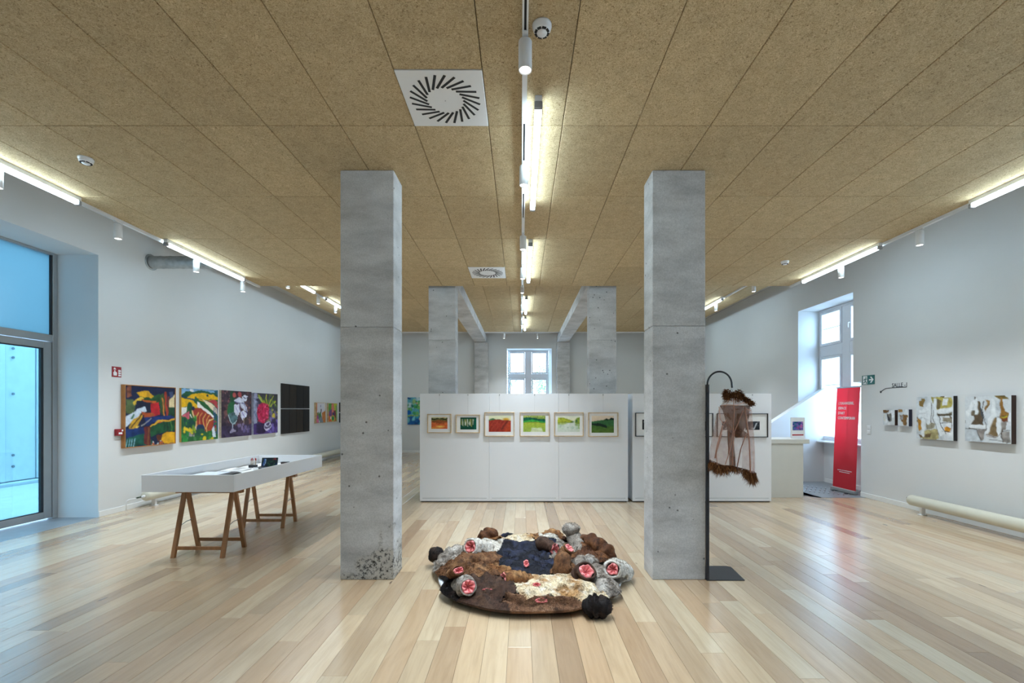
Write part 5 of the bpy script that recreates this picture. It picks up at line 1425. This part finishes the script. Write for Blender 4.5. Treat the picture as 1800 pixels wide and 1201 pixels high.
# leave the front open: no faces between two angles facing the viewer
fs = []
for j in range(NT):
    for i in range(NP):
        ph = 2*PI*(i + .5)/NP
        if 1.5*PI - .16 < ph < 1.5*PI + .2 and j > 2: continue
        fs.append((j*NP+i, j*NP+(i+1) % NP, (j+1)*NP+(i+1) % NP, (j+1)*NP+i))
mb.add(vs, fs, True)
# shoulder yoke up to the neck
yk = []
for j in range(6):
    s_ = j/5
    for i in range(NP):
        ph = 2*PI*i/NP; p0 = veil_pt(0, ph); p1 = Vector((.012 + .05*math.cos(ph), .045*math.sin(ph), 1.735))
        yk.append(p0.lerp(p1, s_) + Vector((0, 0, .014*math.sin(PI*s_))))
mb.add(yk, [(j*NP+i, j*NP+(i+1) % NP, (j+1)*NP+(i+1) % NP, (j+1)*NP+i) for j in range(5) for i in range(NP)], True)
mb.obj('veil', M['veil'], gar)
# brown net lining hanging inside, narrowing downwards
def sheet(name, outline, y, m, bulge=.03, n=16):
    """outline: list of (left px, right px, py) rows"""
    mb = MB(); vs = []; rows_ = len(outline)
    for j, (l, r_, py) in enumerate(outline):
        for i in range(n + 1):
            s_ = i/n; x = gx(l + (r_ - l)*s_)
            vs.append((x, y + bulge*math.cos(PI*(s_ - .5)) + .006*math.sin(14*s_ + j), gz(py)))
    mb.add(vs, [(j*(n+1)+i, j*(n+1)+i+1, (j+1)*(n+1)+i+1, (j+1)*(n+1)+i) for j in range(rows_-1) for i in range(n)], True)
    o = mb.obj(name, m, gar); k = o.modifiers.new('t', 'SOLIDIFY'); k.thickness = .0015
    return o
sheet('inner_lining', [(1264, 1318, 713), (1270, 1317, 722), (1273, 1316, 732), (1276, 1312, 745), (1278, 1306, 757), (1279, 1298, 768)], -.01, M['lining'])
sheet('hanging_panel', [(1279, 1289, 757), (1280, 1291, 780), (1283, 1293, 800), (1283, 1294, 826)], .01, M['lining'], .015, 8)
sheet('back_fringe', [(1291, 1302, 748), (1292, 1310, 757), (1293, 1320, 764), (1296, 1322, 770)], .04, M['lining'], .01, 8)
# seams and ribbons
def ribbon(name, pts, w_, y0, m=M['seam']):
    path = [Vector((gx(x), y, gz(z))) for (x, z, y) in pts]
    MB().tube(path, [w_]*len(path), 6).obj(name, m, gar)
ribbon('seam', [(1284,700,-.06),(1283,724,-.09),(1279,758,-.11),(1273,790,-.12),(1265,814,-.12)], .0035, 0)
ribbon('seam', [(1304,716,-.06),(1304,745,-.1),(1306,775,-.12),(1307,800,-.12),(1308,828,-.12)], .0075, 0)
ribbon('seam', [(1301,722,-.05),(1292,742,-.07),(1283,758,-.09),(1279,790,-.1),(1279,822,-.1)], .0045, 0)
ribbon('seam', [(1262,715,-.02),(1262,736,-.05),(1267,746,-.06),(1273,737,-.05)], .003, 0)
ribbon('sash', [(1264,748,-.08),(1259,764,-.09),(1253,782,-.1),(1249,804,-.1)], .008, 0)
ribbon('seam', [(1262,762,-.09),(1256,780,-.1),(1251,796,-.1),(1253,815,-.1)], .003, 0)
ribbon('seam', [(1312,762,.0),(1303,790,.01),(1297,824,.02)], .0055, 0)
ribbon('sash', [(1279,757,-.02),(1279.5,775,-.02),(1279,798,-.02)], .0065, 0, plain('brown_sash', lin((118,78,62)), .8))
ribbon('seam', [(1303,716,-.05),(1311,720,-.04),(1318,722,-.02)], .003, 0)
ribbon('neckline', [(1263,713,-.06),(1274,712,-.085),(1287,713,-.09),(1300,708,-.085)], .0035, 0)
h = MB(); hp = [veil_pt(1, 2*PI*i/48) for i in range(49)]; h.tube(hp, .004, 6, False)
h.obj('hem_cord', plain('brown_cord', lin((92,62,48)), .8), gar)
FB = [lin(c) for c in ((112,70,40),(140,92,54),(84,50,30),(160,110,66),(96,58,34))]
H_ = Hair()
for k in range(5200):
    ph = R.uniform(0, 2*PI); p = veil_pt(1, ph)
    # tufts: denser and longer over two stretches, ragged gap between them
    a_ = math.degrees(ph) % 360
    dens = 1.0 if (185 < a_ < 245 or 290 < a_ < 350) else (.55 if 245 <= a_ <= 262 else .16)
    if R.random() > dens: continue
    L = R.uniform(.05, .105)*(1.3 if dens == 1.0 else .8)*(.7 + .6*abs(nz((ph*4, 0, 0))))
    c = R.choice(FB); c1 = mixc(c, FB[3], R.random()*.6)
    H_.blade(p + Vector((R.uniform(-.008,.008), R.uniform(-.012,.012), R.uniform(-.02,.006))), Vector((R.uniform(-.35,.35), R.uniform(-.35,.35), -1)), Vector((R.uniform(-.6,.6), R.uniform(-.6,.6), R.uniform(-.2,.2))), L, .0026, c, c1, None, 3)
H_.into(MB()).obj('hem_fur', M['fur'], gar)
H_ = Hair()
for k in range(1900):
    u = R.random()
    if u < .62:    # roll around the neck
        ph = R.uniform(0, 2*PI); rr = .045
        p = Vector((.0 + (.05 + .02*R.random())*math.cos(ph), .045*math.sin(ph), 1.775 + R.gauss(0, .022)))
        d = Vector((math.cos(ph), math.sin(ph), R.uniform(-.4, 1.1)))
        L = R.uniform(.03, .06)
    else:          # fall over the right shoulder
        s_ = R.random(); p = Vector((.05 + .115*s_, -.03 + R.uniform(-.05,.05), 1.765 - .082*s_ + R.gauss(0, .008)))
        d = Vector((R.uniform(.0, 1), R.uniform(-1, .4), R.uniform(.1, .9))); L = R.uniform(.025, .05)
    c = R.choice(FB); H_.blade(p, d, Vector((R.uniform(-1,1), R.uniform(-1,1), R.uniform(-2.4,-.6))), L, .0034, mixc(c, FB[2], .5), c, None, 4)
mbc = MB(); mbc.c = []
ring = [Vector((.048*math.cos(t), .042*math.sin(t), 1.772 + .008*math.sin(3*t))) for t in np.linspace(0, 2*PI, 25)]
mbc.tube(ring, .022, 8, False); mbc.c = [FB[2]]*len(mbc.v)
H_.into(mbc).obj('fur_collar', M['fur'], gar)
hk = [(.0, 0, 1.775), (-.004, 0, 1.80), (-.012, 0, 1.815), (-.012, 0, 1.826), (-.004, 0, 1.836), (-.0065, 0, 1.846)]
MB().tube([(x - .003, y, z) for x, y, z in hk], .0028, 8).obj('hanger_hook', M['steel'], gar)

# ------------------------------------------------------------------ fur sculpture on the floor
SCX, SCY = .085, 4.42
fur = tag(empty('fur_sculpture', (SCX, SCY, 0)), 'round fur floor sculpture with limb-like tubes opening in pink flesh', 'sculpture')
def S(px, py, h):
    """photo point at height h above the floor -> sculpture coordinates"""
    Y = 786*(CAMH - h)/(py - 720)
    return Vector(((px - 916)*Y/786 - SCX, Y - SCY, h))
MB().lathe([(0, .02), (.875, .02), (.89, .026), (.89, .042), (.875, .048), (0, .048)], 64).obj('base_disc', M['disc'], fur)
MB().cyl((0,0,0), (0,0,.02), .62, n=40).obj('base_block', M['dark'], fur)

C_ = lambda *c: [lin(x) for x in c]
FURS = {
 'navy':   C_((22,24,36), (46,52,76), (14,15,22)),
 'dark':   C_((78,54,42), (100,74,58), (54,36,28)),
 'tan':    C_((136,98,72), (170,130,100), (92,62,44)),
 'cream':  C_((222,204,172), (176,134,86), (240,230,212)),
 'grey':   C_((150,140,130), (200,194,186), (84,74,66)),
 'braid':  C_((96,58,34), (140,92,56), (54,30,18)),
 'brown':  C_((124,84,54), (166,122,84), (70,44,28)),
 'black':  C_((28,22,22), (58,44,38), (16,14,14)),
 'ginger': C_((150,100,60), (186,140,92), (92,58,34)),
 'white':  C_((218,212,202), (236,232,226), (150,138,122)),
}
for k_ in ('tan', 'brown', 'ginger', 'braid', 'dark'): FURS[k_] = [tuple(v*.80 for v in c_) for c_ in FURS[k_]]
SEEDS = [('navy',925,985,.12),('navy',895,972,.12),('navy',955,975,.12),('navy',925,1003,.12),('navy',960,998,.12),('navy',895,995,.12),
 ('dark',850,1045,.14),('dark',875,1062,.14),('dark',842,1030,.15),('dark',878,1035,.15),('dark',820,1055,.1),
 ('tan',950,1076,.1),('tan',905,1080,.1),('tan',1000,1070,.1),('tan',925,1060,.14),('tan',970,1058,.14),
 ('cream',985,1026,.16),('cream',930,1033,.16),('cream',1035,1040,.14),('cream',960,1018,.16),('cream',1010,1030,.15),('tan',985,1057,.15),('tan',940,1053,.16),('tan',1018,1060,.12),('tan',902,1052,.15),
 ('grey',1072,1025,.12),('grey',1092,1015,.08),('grey',1055,1005,.14),('grey',1085,1035,.08),
 ('braid',1050,968,.16),('braid',1040,982,.16),('braid',1072,980,.12),('braid',1020,985,.14),('braid',1085,985,.1),
 ('brown',825,985,.17),('brown',800,1000,.14),('brown',852,1000,.16),('brown',862,984,.16),('ginger',875,1000,.14),('brown',785,1005,.1),
 ('grey',790,978,.12),('grey',772,992,.08),('grey',805,968,.12),
 ('black',770,1018,.07),('black',788,1036,.09),('black',800,1048,.06),
 ('cream',920,950,.14),('cream',890,953,.12),('ginger',940,949,.14),('white',950,952,.12),
 ('ginger',972,946,.14),('braid',1000,950,.12),('white',868,966,.14),('ginger',858,957,.12),('grey',990,975,.14),('brown',990,1000,.13)]
seeds = [(k, S(x, y, h)) for k, x, y, h in SEEDS]
def body_h(x, y, r, th):
    rn = r/.955
    ring = (.10 + .035*math.sin(th))*math.exp(-((rn - .66)/.24)**2)*(1 + .22*nz((math.cos(th)*1.6, math.sin(th)*1.6, 3)))
    dome = .075*math.exp(-(rn/.42)**2) + .05*max(0, y)/.5*math.exp(-(rn/.5)**2)
    edge = .050*(1 - min(1, max(0, (rn - .80)/.20))**2.2)
    base = ring + dome*.8 + edge
    fold = .030*nz((x*6, y*6, 1)) + .022*nz((x*13, y*13, 5))
    return .056 + max(0, base*.82 + fold*min(1, (1.02 - rn)*6))
NR, NTh = 84, 340
pts = {}; verts = []
for j in range(NR + 1):
    for i in range(NTh):
        th = 2*PI*i/NTh
        td = math.degrees(th) % 360; notch = .10*math.exp(-((td - 203)/9)**2) + .08*math.exp(-((td - 333)/7)**2)
        rim = .955 - notch + .035*nz((math.cos(th)*2.2, math.sin(th)*2.2, 9)) + .012*math.sin(9*th)
        r = rim*(j/NR)
        x, y = r*math.cos(th), r*math.sin(th)
        verts.append(Vector((x, y, body_h(x, y, min(r/rim*.955, .955), th))))
def which(p):
    q = p + Vector((.05*nz(p, 5, 1), .05*nz(p, 5, 7), 0))
    return min(seeds, key=lambda s_: (s_[1].x - q.x)**2 + (s_[1].y - q.y)**2)[0]
kinds = []
faces_by = {}
for j in range(NR):
    for i in range(NTh):
        f = (j*NTh+i, j*NTh+(i+1) % NTh, (j+1)*NTh+(i+1) % NTh, (j+1)*NTh+i)
        c = (verts[f[0]] + verts[f[2]])/2
        faces_by.setdefault(which(c), []).append(f)
# braided, ribbed or creased relief according to the hide
def relief(kind, p):
    if kind in ('braid', 'brown', 'ginger'): return .016*abs(math.sin(26*p.x + 8*p.y + 3*nz(p, 6))) * abs(math.sin(22*p.y - 9*p.x + 2*nz(p, 5, 4))) + .008*nz(p, 18)
    if kind == 'grey': return .014*math.sin(42*(p.x*.8 + p.y*.6) + 4*nz(p, 5)) + .008*nz(p, 15)
    if kind == 'tan': return .012*math.sin(44*p.y + 6*nz(p*1.0, 4)) + .022*nz(Vector((p.x*4, p.y*22, 0)))
    if kind == 'navy': return .014*nz(Vector((p.x*4, p.y*15, 2))) + .006*nz(p, 20)
    if kind == 'dark': return .030*abs(nz(Vector((p.x*7 + p.y*6, p.y*8 - p.x*6, 2)))) + .012*nz(Vector((p.x*16 - p.y*8, p.y*16 + p.x*8, 2)))
    return .016*nz(p, 11) + .007*nz(p, 26)
def fur_col(kind, p, sc=1.0):
    a_, b_, c_ = FURS[kind]
    t = .5 + .9*nz(p, 9*sc, 2); u = .5 + 1.1*nz(p, 22*sc, 6)
    c = mixc(a_, b_, max(0, t - .45)*1.8); c = mixc(c, c_, max(0, u - .55)*1.7)
    return c
LEN = {'navy': .014, 'dark': .006, 'tan': .010, 'cream': .026, 'grey': .024, 'braid': .011, 'brown': .013, 'black': .012, 'ginger': .016, 'white': .026}
DEN = {'navy': 4000, 'dark': 1500, 'tan': 6000, 'cream': 8000, 'grey': 8000, 'braid': 5000, 'brown': 5500, 'black': 2200, 'ginger': 4000, 'white': 3500}
def grow(mb, kind, faces, vlist, n, Lk=1.0, flow=None, wid=.0022):
    """short tapering hairs rooted on the given faces, leaning with the flow"""
    areas = [(vlist[f[2]] - vlist[f[0]]).cross(vlist[f[3]] - vlist[f[1]]).length*.5 for f in faces]
    H = Hair(); pick = R.choices(range(len(faces)), weights=areas, k=n)
    for k in pick:
        f = faces[k]; u, v = R.random(), R.random()
        p = vlist[f[0]].lerp(vlist[f[1]], u).lerp(vlist[f[3]].lerp(vlist[f[2]], u), v)
        nn = (vlist[f[2]] - vlist[f[0]]).cross(vlist[f[3]] - vlist[f[1]])
        if nn.length < 1e-10: continue
        nn.normalize()
        if flow is None: fl = Vector((p.x, p.y, 0)).normalized() if (p.x or p.y) else Vector((1,0,0))
        else: fl = flow
        tw = Vector((nz(p, 7, 3), nz(p, 7, 8), nz(p, 7, 12)))
        d = nn*.75 + fl*.6 + tw*1.5 + Vector((R.uniform(-.25,.25), R.uniform(-.25,.25), R.uniform(-.1,.2)))
        c = fur_col(kind, p); m_ = R.uniform(.8, 1.25); c1 = tuple(min(.95, q*m_*1.12) for q in c)
        H.blade(p - nn*.002, d, fl*.6 - nn*.4, LEN[kind]*Lk*R.uniform(.6, 1.3), wid, c, c1, None, 2)
    return H.into(mb)
for kind, fl in faces_by.items():
    used = sorted({i for f in fl for i in f}); remap = {v: i for i, v in enumerate(used)}
    vv = []
    for i in used:
        p = verts[i]; r_ = math.hypot(p.x, p.y); e = min(1, max(0, (.97 - r_)*9))
        vv.append(p + Vector((0, 0, 1.6*relief(kind, p)*e)))
    ff = [tuple(remap[i] for i in f) for f in fl]
    mb = MB(); mb.add(vv, ff, True); mb.c = [fur_col(kind, p) for p in vv]
    grow(mb, kind, ff, vv, DEN[kind])
    mb.obj('fur_hide', M['fur'], fur)['label'] = {'navy': 'navy black pelt in the middle', 'dark': 'smooth dark brown hide', 'tan': 'creased tan brown hide', 'cream': 'long cream and white fur', 'grey': 'rippled grey fur', 'braid': 'plaited dark brown fur', 'brown': 'mottled brown fur', 'black': 'black-brown hide', 'ginger': 'ginger brown fur', 'white': 'white fur'}[kind]
# drooping outer hem so that the rim has thickness
mb = MB(); vs = []; cs = []
for j in range(4):
    for i in range(NTh):
        p = verts[NR*NTh + i]; q = Vector((p.x*(1 - .012*j*j), p.y*(1 - .012*j*j), max(.05 if (190 < math.degrees(2*PI*i/NTh) < 217 or 323 < math.degrees(2*PI*i/NTh) < 343) else .006, p.z*(1 - j/3) + .006)))
        vs.append(q); cs.append(fur_col(which(p), p))
mb.add(vs, [(j*NTh+i, (j+1)*NTh+i, (j+1)*NTh+(i+1) % NTh, j*NTh+(i+1) % NTh) for j in range(3) for i in range(NTh)], True); mb.c = cs
mb.obj('hem', M['fur'], fur)

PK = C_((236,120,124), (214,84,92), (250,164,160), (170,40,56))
def pink_mouth(parent, c, axis, r, depth=.6, squash=1.0, tilt=0.0):
    """crumpled satin lining of a tube mouth: radial folds running into a hollow"""
    axis = axis.normalized(); a_ = axis.cross(Vector((0,0,1)))
    if a_.length < .1: a_ = Vector((1,0,0))
    a_.normalize(); b_ = a_.cross(axis).normalized()
    n, m_ = 36, 9; vs = []; cs = []
    sd = R.uniform(0, 50); kf = R.choice((5, 6, 7))
    for j in range(m_ + 1):
        s_ = j/m_
        for i in range(n):
            t = 2*PI*i/n
            rr = r*(1 - s_)*(1 + .16*math.sin(kf*t + sd)*s_ + .22*nz((math.cos(t)*1.5 + sd, math.sin(t)*1.5, s_*2)))
            dz = r*(.22*math.sin(PI*min(1, s_*2.2)) - depth*s_**1.5 + .20*math.sin(kf*t + sd + 2*s_)*math.sin(PI*s_) + .12*nz((3*math.cos(t), 3*math.sin(t), s_*5 + sd)))
            vs.append(c + a_*rr*math.cos(t) + b_*rr*math.sin(t)*squash + axis*dz)
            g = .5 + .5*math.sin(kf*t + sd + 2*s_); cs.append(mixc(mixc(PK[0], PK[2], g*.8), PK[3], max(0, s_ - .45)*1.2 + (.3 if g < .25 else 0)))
    mb = MB(); mb.add(vs, [(j*n+i, (j+1)*n+i, (j+1)*n+(i+1) % n, j*n+(i+1) % n) for j in range(m_) for i in range(n)], True); mb.c = cs
    return mb.obj('pink_mouth', M['pink'], parent)

def limb(kind, path, rad, mouth=True, wr=.10, wf=14, hairs=700, label=None, squash=1.0, mscale=.86, name='fur_limb', Lk=.8, face=None):
    """a wrinkled stuffed tube along path with rounded tail; mouth: the last end is open and lined in pink"""
    P_ = [Vector(p) for p in path]
    if face is not None:      # straight neck behind the mouth so that the opening shows whole
        fa = Vector(face).normalized(); mc = P_.pop(); rm = rad[-1]
        P_ += [mc - fa*rm*1.5, mc - fa*rm*.7, mc]; rad = list(rad[:-1]) + [rad[-1]*1.02, rad[-1], rad[-1]]
    # resample as a Catmull-Rom curve
    K = 26; pts_ = []; rr = []
    for k in range(K + 1):
        t = k/K*(len(P_) - 1); i = min(int(t), len(P_) - 2); u = t - i
        p0, p1, p2, p3 = P_[max(i-1,0)], P_[i], P_[i+1], P_[min(i+2, len(P_)-1)]
        pts_.append(.5*((2*p1) + (p2 - p0)*u + (2*p0 - 5*p1 + 4*p2 - p3)*u*u + (3*p1 - p0 - 3*p2 + p3)*u**3))
        rr.append(rad[i]*(1-u) + rad[i+1]*u)
    n = 26; vs = []; up = None; axes = []
    rings = [(pts_[k], rr[k], k) for k in range(K + 1)]
    sd = R.uniform(0, 60)
    for p, r_, k in rings:
        d = (pts_[min(k+1, K)] - pts_[max(k-1, 0)]).normalized()
        if up is None: up = Vector((0,0,1)) if abs(d.z) < .9 else Vector((0,1,0))
        a_ = d.cross(up).normalized(); b_ = a_.cross(d).normalized(); up = b_; axes.append((d, a_, b_))
        s_ = k/K
        taper = math.sqrt(max(.02, 1 - max(0, (.16 - s_)/.16)**2))
        if not mouth: taper *= math.sqrt(max(.02, 1 - max(0, (s_ - .78)/.22)**2))
        for i in range(n):
            t = 2*PI*i/n
            q = r_*taper*(1 + wr*math.sin(wf*s_*2 + 1.6*nz((math.cos(t)*1.2 + sd, math.sin(t)*1.2, s_*3))) + .16*nz((math.cos(t)*1.4, math.sin(t)*1.4 + sd, s_*5)))
            vs.append(p + a_*q*math.cos(t) + b_*q*math.sin(t)*squash)
    fs = [(k*n+i, k*n+(i+1) % n, (k+1)*n+(i+1) % n, (k+1)*n+i) for k in range(K) for i in range(n)]
    mb = MB()
    d, a_, b_ = axes[-1]; rl = rr[-1]
    if mouth:   # lip: roll over the rim and turn inwards
        o = len(vs)
        for q, dz in ((.99, .10), (.90, .16), (.80, .10), (.74, -.10)):
            for i in range(n):
                t = 2*PI*i/n; w_ = 1 + .12*nz((math.cos(t)*1.4, math.sin(t)*1.4 + sd, 5))
                vs.append(pts_[-1] + (a_*math.cos(t) + b_*math.sin(t)*squash)*rl*q*w_ + d*rl*dz)
        base = [K] + [0]*0
        idx = [K*n] + [o + q*n for q in range(4)]
        for q in range(4): fs += [(idx[q]+i, idx[q]+(i+1) % n, idx[q+1]+(i+1) % n, idx[q+1]+i) for i in range(n)]
    mb.add(vs, fs, True)
    mb.f = [f[::-1] for f in mb.f]
    mb.c = [fur_col(kind, p, 1.3) for p in vs]
    side_faces = [f[::-1] for f in fs[:K*n]]
    flow = (pts_[-1] - pts_[0]).normalized()
    fl2 = [tuple(f) for f in side_faces]
    # make sure hair grows outwards
    f0 = fl2[K//2*n]; nn = (vs[f0[2]] - vs[f0[0]]).cross(vs[f0[3]] - vs[f0[1]])
    if nn.dot(vs[f0[0]] - pts_[K//2]) < 0: fl2 = [f[::-1] for f in fl2]
    grow(mb, kind, fl2, [Vector(v) for v in vs], hairs, Lk, flow, .002)
    o = mb.obj(name, M['fur'], fur)
    if label: o['label'] = label
    if mouth: pink_mouth(o, pts_[-1] + d*rl*.04, d, rl*mscale, .55, squash)
    return o
V = Vector
def short_limb(kind, mc, face, r, L, bend, **kw):
    fa = Vector(face).normalized(); bend = Vector(bend)
    limb(kind, [mc - fa*L + bend, mc - fa*L*.62 + bend*.35, mc - fa*L*.3, mc], [r*.95, r*1.22, r*1.12, r], **kw)
short_limb('white', S(827, 961, .25), (-.45,-.8,.35), .080, .34, (.10,.0,-.05), label='white and grey fur limb with an open pink mouth', hairs=2600, Lk=.55, mscale=.78)
short_limb('grey', S(823, 1032, .17), (.30,-.85,.35), .072, .27, (-.05,0,-.03), label='grey lobed fur limb with a pink mouth at the front left', hairs=2600, wr=.14, wf=6, mscale=.82, Lk=.6)
short_limb('ginger', S(886, 1018, .175), (-.86,-.45,.12), .058, .30, (.0,-.01,-.05), label='ribbed ginger fur limb lying across the middle, pink mouth to the left', hairs=1400, wr=.10, wf=20, Lk=.5, mscale=.98)
limb('brown', [S(1024,1008,.10), S(1004,1010,.12), S(989,1002,.18), S(988,985,.26), S(1000, 964, .345)], [.08,.095,.088,.072,.056], label='ribbed brown fur limb curling upwards right of the black pelt', hairs=2200, wr=.10, wf=20, Lk=.5, face=(.55,-.3,.75))
limb('dark', [S(945,953,.12), S(955,957,.19), S(975, 966, .19)], [.06,.082,.062], label='smooth dark brown limb with a pink mouth at the back', hairs=300, wr=.04, mscale=.95, face=(.55,-.8,-.1))
b7 = S(1012, 972, .08)
limb('grey', [S(1022,982,.10), S(1018,968,.16), V((b7.x - .02, b7.y + .02, .25)), V((b7.x - .045, b7.y + .02, .33)), V((b7.x - .05, b7.y + .02, .395))], [.08,.085,.075,.09,.085], mouth=False, label='upright grey fur limb with a closed head at the back', hairs=1700, wr=.10, wf=9)
short_limb('dark', S(1031, 1004, .215), (.22,-.62,.75), .088, .22, (-.04,-.02,-.02), label='dark brown cup-like limb with a wide pink mouth', hairs=500, wr=.03, mscale=.74)
limb('grey', [S(998,1012,.10), S(1012,995,.17), S(1032,988,.19), S(1050,992,.14)], [.05,.065,.065,.045], mouth=False, label='grey fur roll behind the dark cup', hairs=1200, wr=.12)
short_limb('white', S(1077, 1001, .18), (-.38,-.85,.3), .078, .27, (.10,.02,-.05), label='pale fur limb with a pink mouth at the right rim', hairs=2600, Lk=.55, mscale=.66)
limb('braid', [S(853,952,.10), S(856,948,.15), S(861,944,.175), S(866,944,.16)], [.08,.105,.105,.07], mouth=False, label='plaited brown fur ball at the back left', hairs=900, wr=.12, wf=16)
limb('black', [S(775,985,.06), S(771,979,.10), S(766,975,.125), S(764,974,.12)], [.06,.08,.082,.06], mouth=False, label='black fur ball at the left rim', hairs=800, wr=.02)
limb('black', [S(1026,1066,.07), S(1040,1066,.085), S(1055,1066,.09), S(1072,1066,.08)], [.05,.078,.082,.066], mouth=False, label='black ribbed fur roll at the front right rim', hairs=1800, wr=.15, wf=14, Lk=1.3)
limb('navy', [S(882,950,.10), S(888,945,.15), S(897,944,.15), S(906,948,.12)], [.05,.05,.045,.03], mouth=False, label='small navy fur ridge at the back', hairs=400)
limb('ginger', [S(955,952,.10), S(963,945,.155), S(975,942,.16), S(988,948,.12)], [.06,.08,.075,.06], mouth=False, label='ginger ribbed fur roll at the back', hairs=900, wr=.12, wf=18)
limb('braid', [S(1024,972,.12), S(1030,955,.20), S(1045,958,.20), S(1066,972,.15), S(1080,985,.10)], [.08,.10,.10,.09,.06], mouth=False, label='plaited dark brown fur ridge at the back right', hairs=1700, wr=.13, wf=17)
limb('brown', [S(792,1010,.09), S(808,998,.14), S(828,988,.155), S(848,990,.14), S(864,998,.12)], [.06,.085,.085,.08,.05], mouth=False, label='mottled brown fur ridge at the left', hairs=1900, wr=.12, wf=15)
limb('grey', [S(770,1000,.05), S(782,984,.11), S(800,972,.14), S(818,966,.13)], [.05,.07,.075,.05], mouth=False, label='grey fur roll along the left rim', hairs=1200, wr=.12)
# slits of pink showing through the hides
def slit(px, py, h, w_, hgt, rot=0.0, lip=None):
    c = S(px, py, h)
    o = pink_mouth(fur, c, V((0, -.75, .7)), w_, .25, hgt/w_); o.name = 'pink_slit'
    return o
def surf(px, py):
    h = .1
    for _ in range(6):
        p = S(px, py, h); r_ = math.hypot(p.x, p.y); h = body_h(p.x, p.y, min(r_, .955), math.atan2(p.y, p.x)) + .012
    return h
for px, py, w_, hg in ((925,991,.028,.036),(857,1037,.045,.010),(943,1028,.036,.016),(952,1056,.052,.020)):
    slit(px, py, surf(px, py) + .012, w_, hg)
limb('brown', [S(796,1012,.12), S(800,1008,.17), S(806, 1003, .25)], [.06,.075,.066], label='brown fur pocket with a slanted pink slit', hairs=900, squash=.6, Lk=.5, face=(.5,-.7,.45), mscale=.75)

# ------------------------------------------------------------------ outside
o = struct('ground', MB().box(-40, 40, -12, 60, -.45, -.12), M['paving'], 'pale paved ground outside the building')
tag(MB().box(-11.0, -7.16, -3, 16, -.12, -.03).obj('terrace', M['paving']), 'pale paved terrace outside the glass door', None, None, 'structure')
# facade of bolted panels across the terrace
root = empty('panel_facade', (-11.05, 4, -.12)); tag(root, 'pale bolted panel facade across the terrace seen through the door', 'building')
MB().box(-.6, -.2, -5, 14, 0, 7).obj('back_wall', M['facade_dark'], root)
MB().cbox(-.22, .0, -5, 14, 0, .16, .01).obj('kerb', M['facade'], root)
y = -3.0; k = 0
while y < 13:
    wd = (.62, .30, .9, .36)[k % 4]
    p = MB().cbox(-.20, -.16 + .03*(k % 2), y, y + wd - .02, .18, 6.5, .006).obj('panel', M['facade'], root)
    for zz in (.5, .75, 2.1, 2.9, 3.1):
        MB().cyl((-.13, y + .12, zz), (-.12, y + .12, zz), .03, n=10).obj('bolt', M['facade_dark'], p)
    y += wd; k += 1
for yy, lab in ((2.2, 'white steel canopy post on the terrace, out of view before the door'), (6.6, 'white steel canopy post on the terrace beside the door'), (11.2, 'white steel canopy post on the terrace seen through the door glass')):
    o = MB().cbox(-.09, .09, -.09, .09, 0, 4.6, .01).obj('steel_post', M['white'], None, (-10.6, yy, -.03))
    tag(o, lab, 'post', 'terrace posts')
# house beyond the right window
root = empty('stone_house', (17, 21, -.12)); tag(root, 'pale stone house with a slate gable outside the right window', 'building')
MB().box(-2.5, 4, -6, 9, 0, 4.2).obj('wall', M['house'], root)
MB().prism([(-3.0, 4.1), (4.5, 4.1), (.75, 7.0)], 'y', -6.3, 9.3).obj('roof', M['roof'], root)
for j in range(12): MB().box(-2.53, -2.5, -6, 9, .35*j + .30, .35*j + .32).obj('stone_course', M['facade'], root)
o = MB().cbox(0, .5, 0, .55, 0, 7.5, .02).obj('stone_pier', M['house'], None, (7.75, 11.35, -.12))
tag(o, 'pale stone pier just outside the right-hand window', 'pier')
# trees beyond the far window
def tree(x, y, h, sd, lab):
    rg = random.Random(sd); root = empty('tree', (x, y, -.12)); tag(root, lab, 'tree', 'trees outside')
    mb = MB(); mb.tube([(0,0,0), (.1,.05,h*.35), (-.05,.1,h*.6), (0,0,h*.85)], [.16,.13,.09,.03], 8)
    for k in range(7):
        t = rg.uniform(0, 2*PI); z0 = h*rg.uniform(.35,.7); mb.tube([(0,.05,z0), (math.cos(t)*h*.2, math.sin(t)*h*.2, z0 + h*.18)], [.06,.015], 6)
    mb.obj('trunk', M['bark'], root)
    mb = MB()
    for k in range(1500):
        u = Vector((rg.gauss(0,1), rg.gauss(0,1), rg.gauss(0,1))).normalized()*rg.uniform(.5, 1)
        p = Vector((u.x*h*.34, u.y*h*.34, h*.66 + u.z*h*.34)); a_ = Vector((rg.uniform(-1,1), rg.uniform(-1,1), rg.uniform(-1,1))).normalized()*.13; b_ = a_.cross(u).normalized()*.07
        mb.add([p - a_, p + b_, p + a_, p - b_], [(0,1,2,3)])
    o = mb.obj('foliage', M['leaf'], root); o['kind'] = 'stuff'
for k, (x, y, h, lab) in enumerate(((-2.6, 42, 7.0, 'pale green tree beyond the far window, left of its mullion'), (2.6, 42, 6.2, 'pale green tree beyond the far window, right of its mullion'))): tree(x, y, h, k, lab)
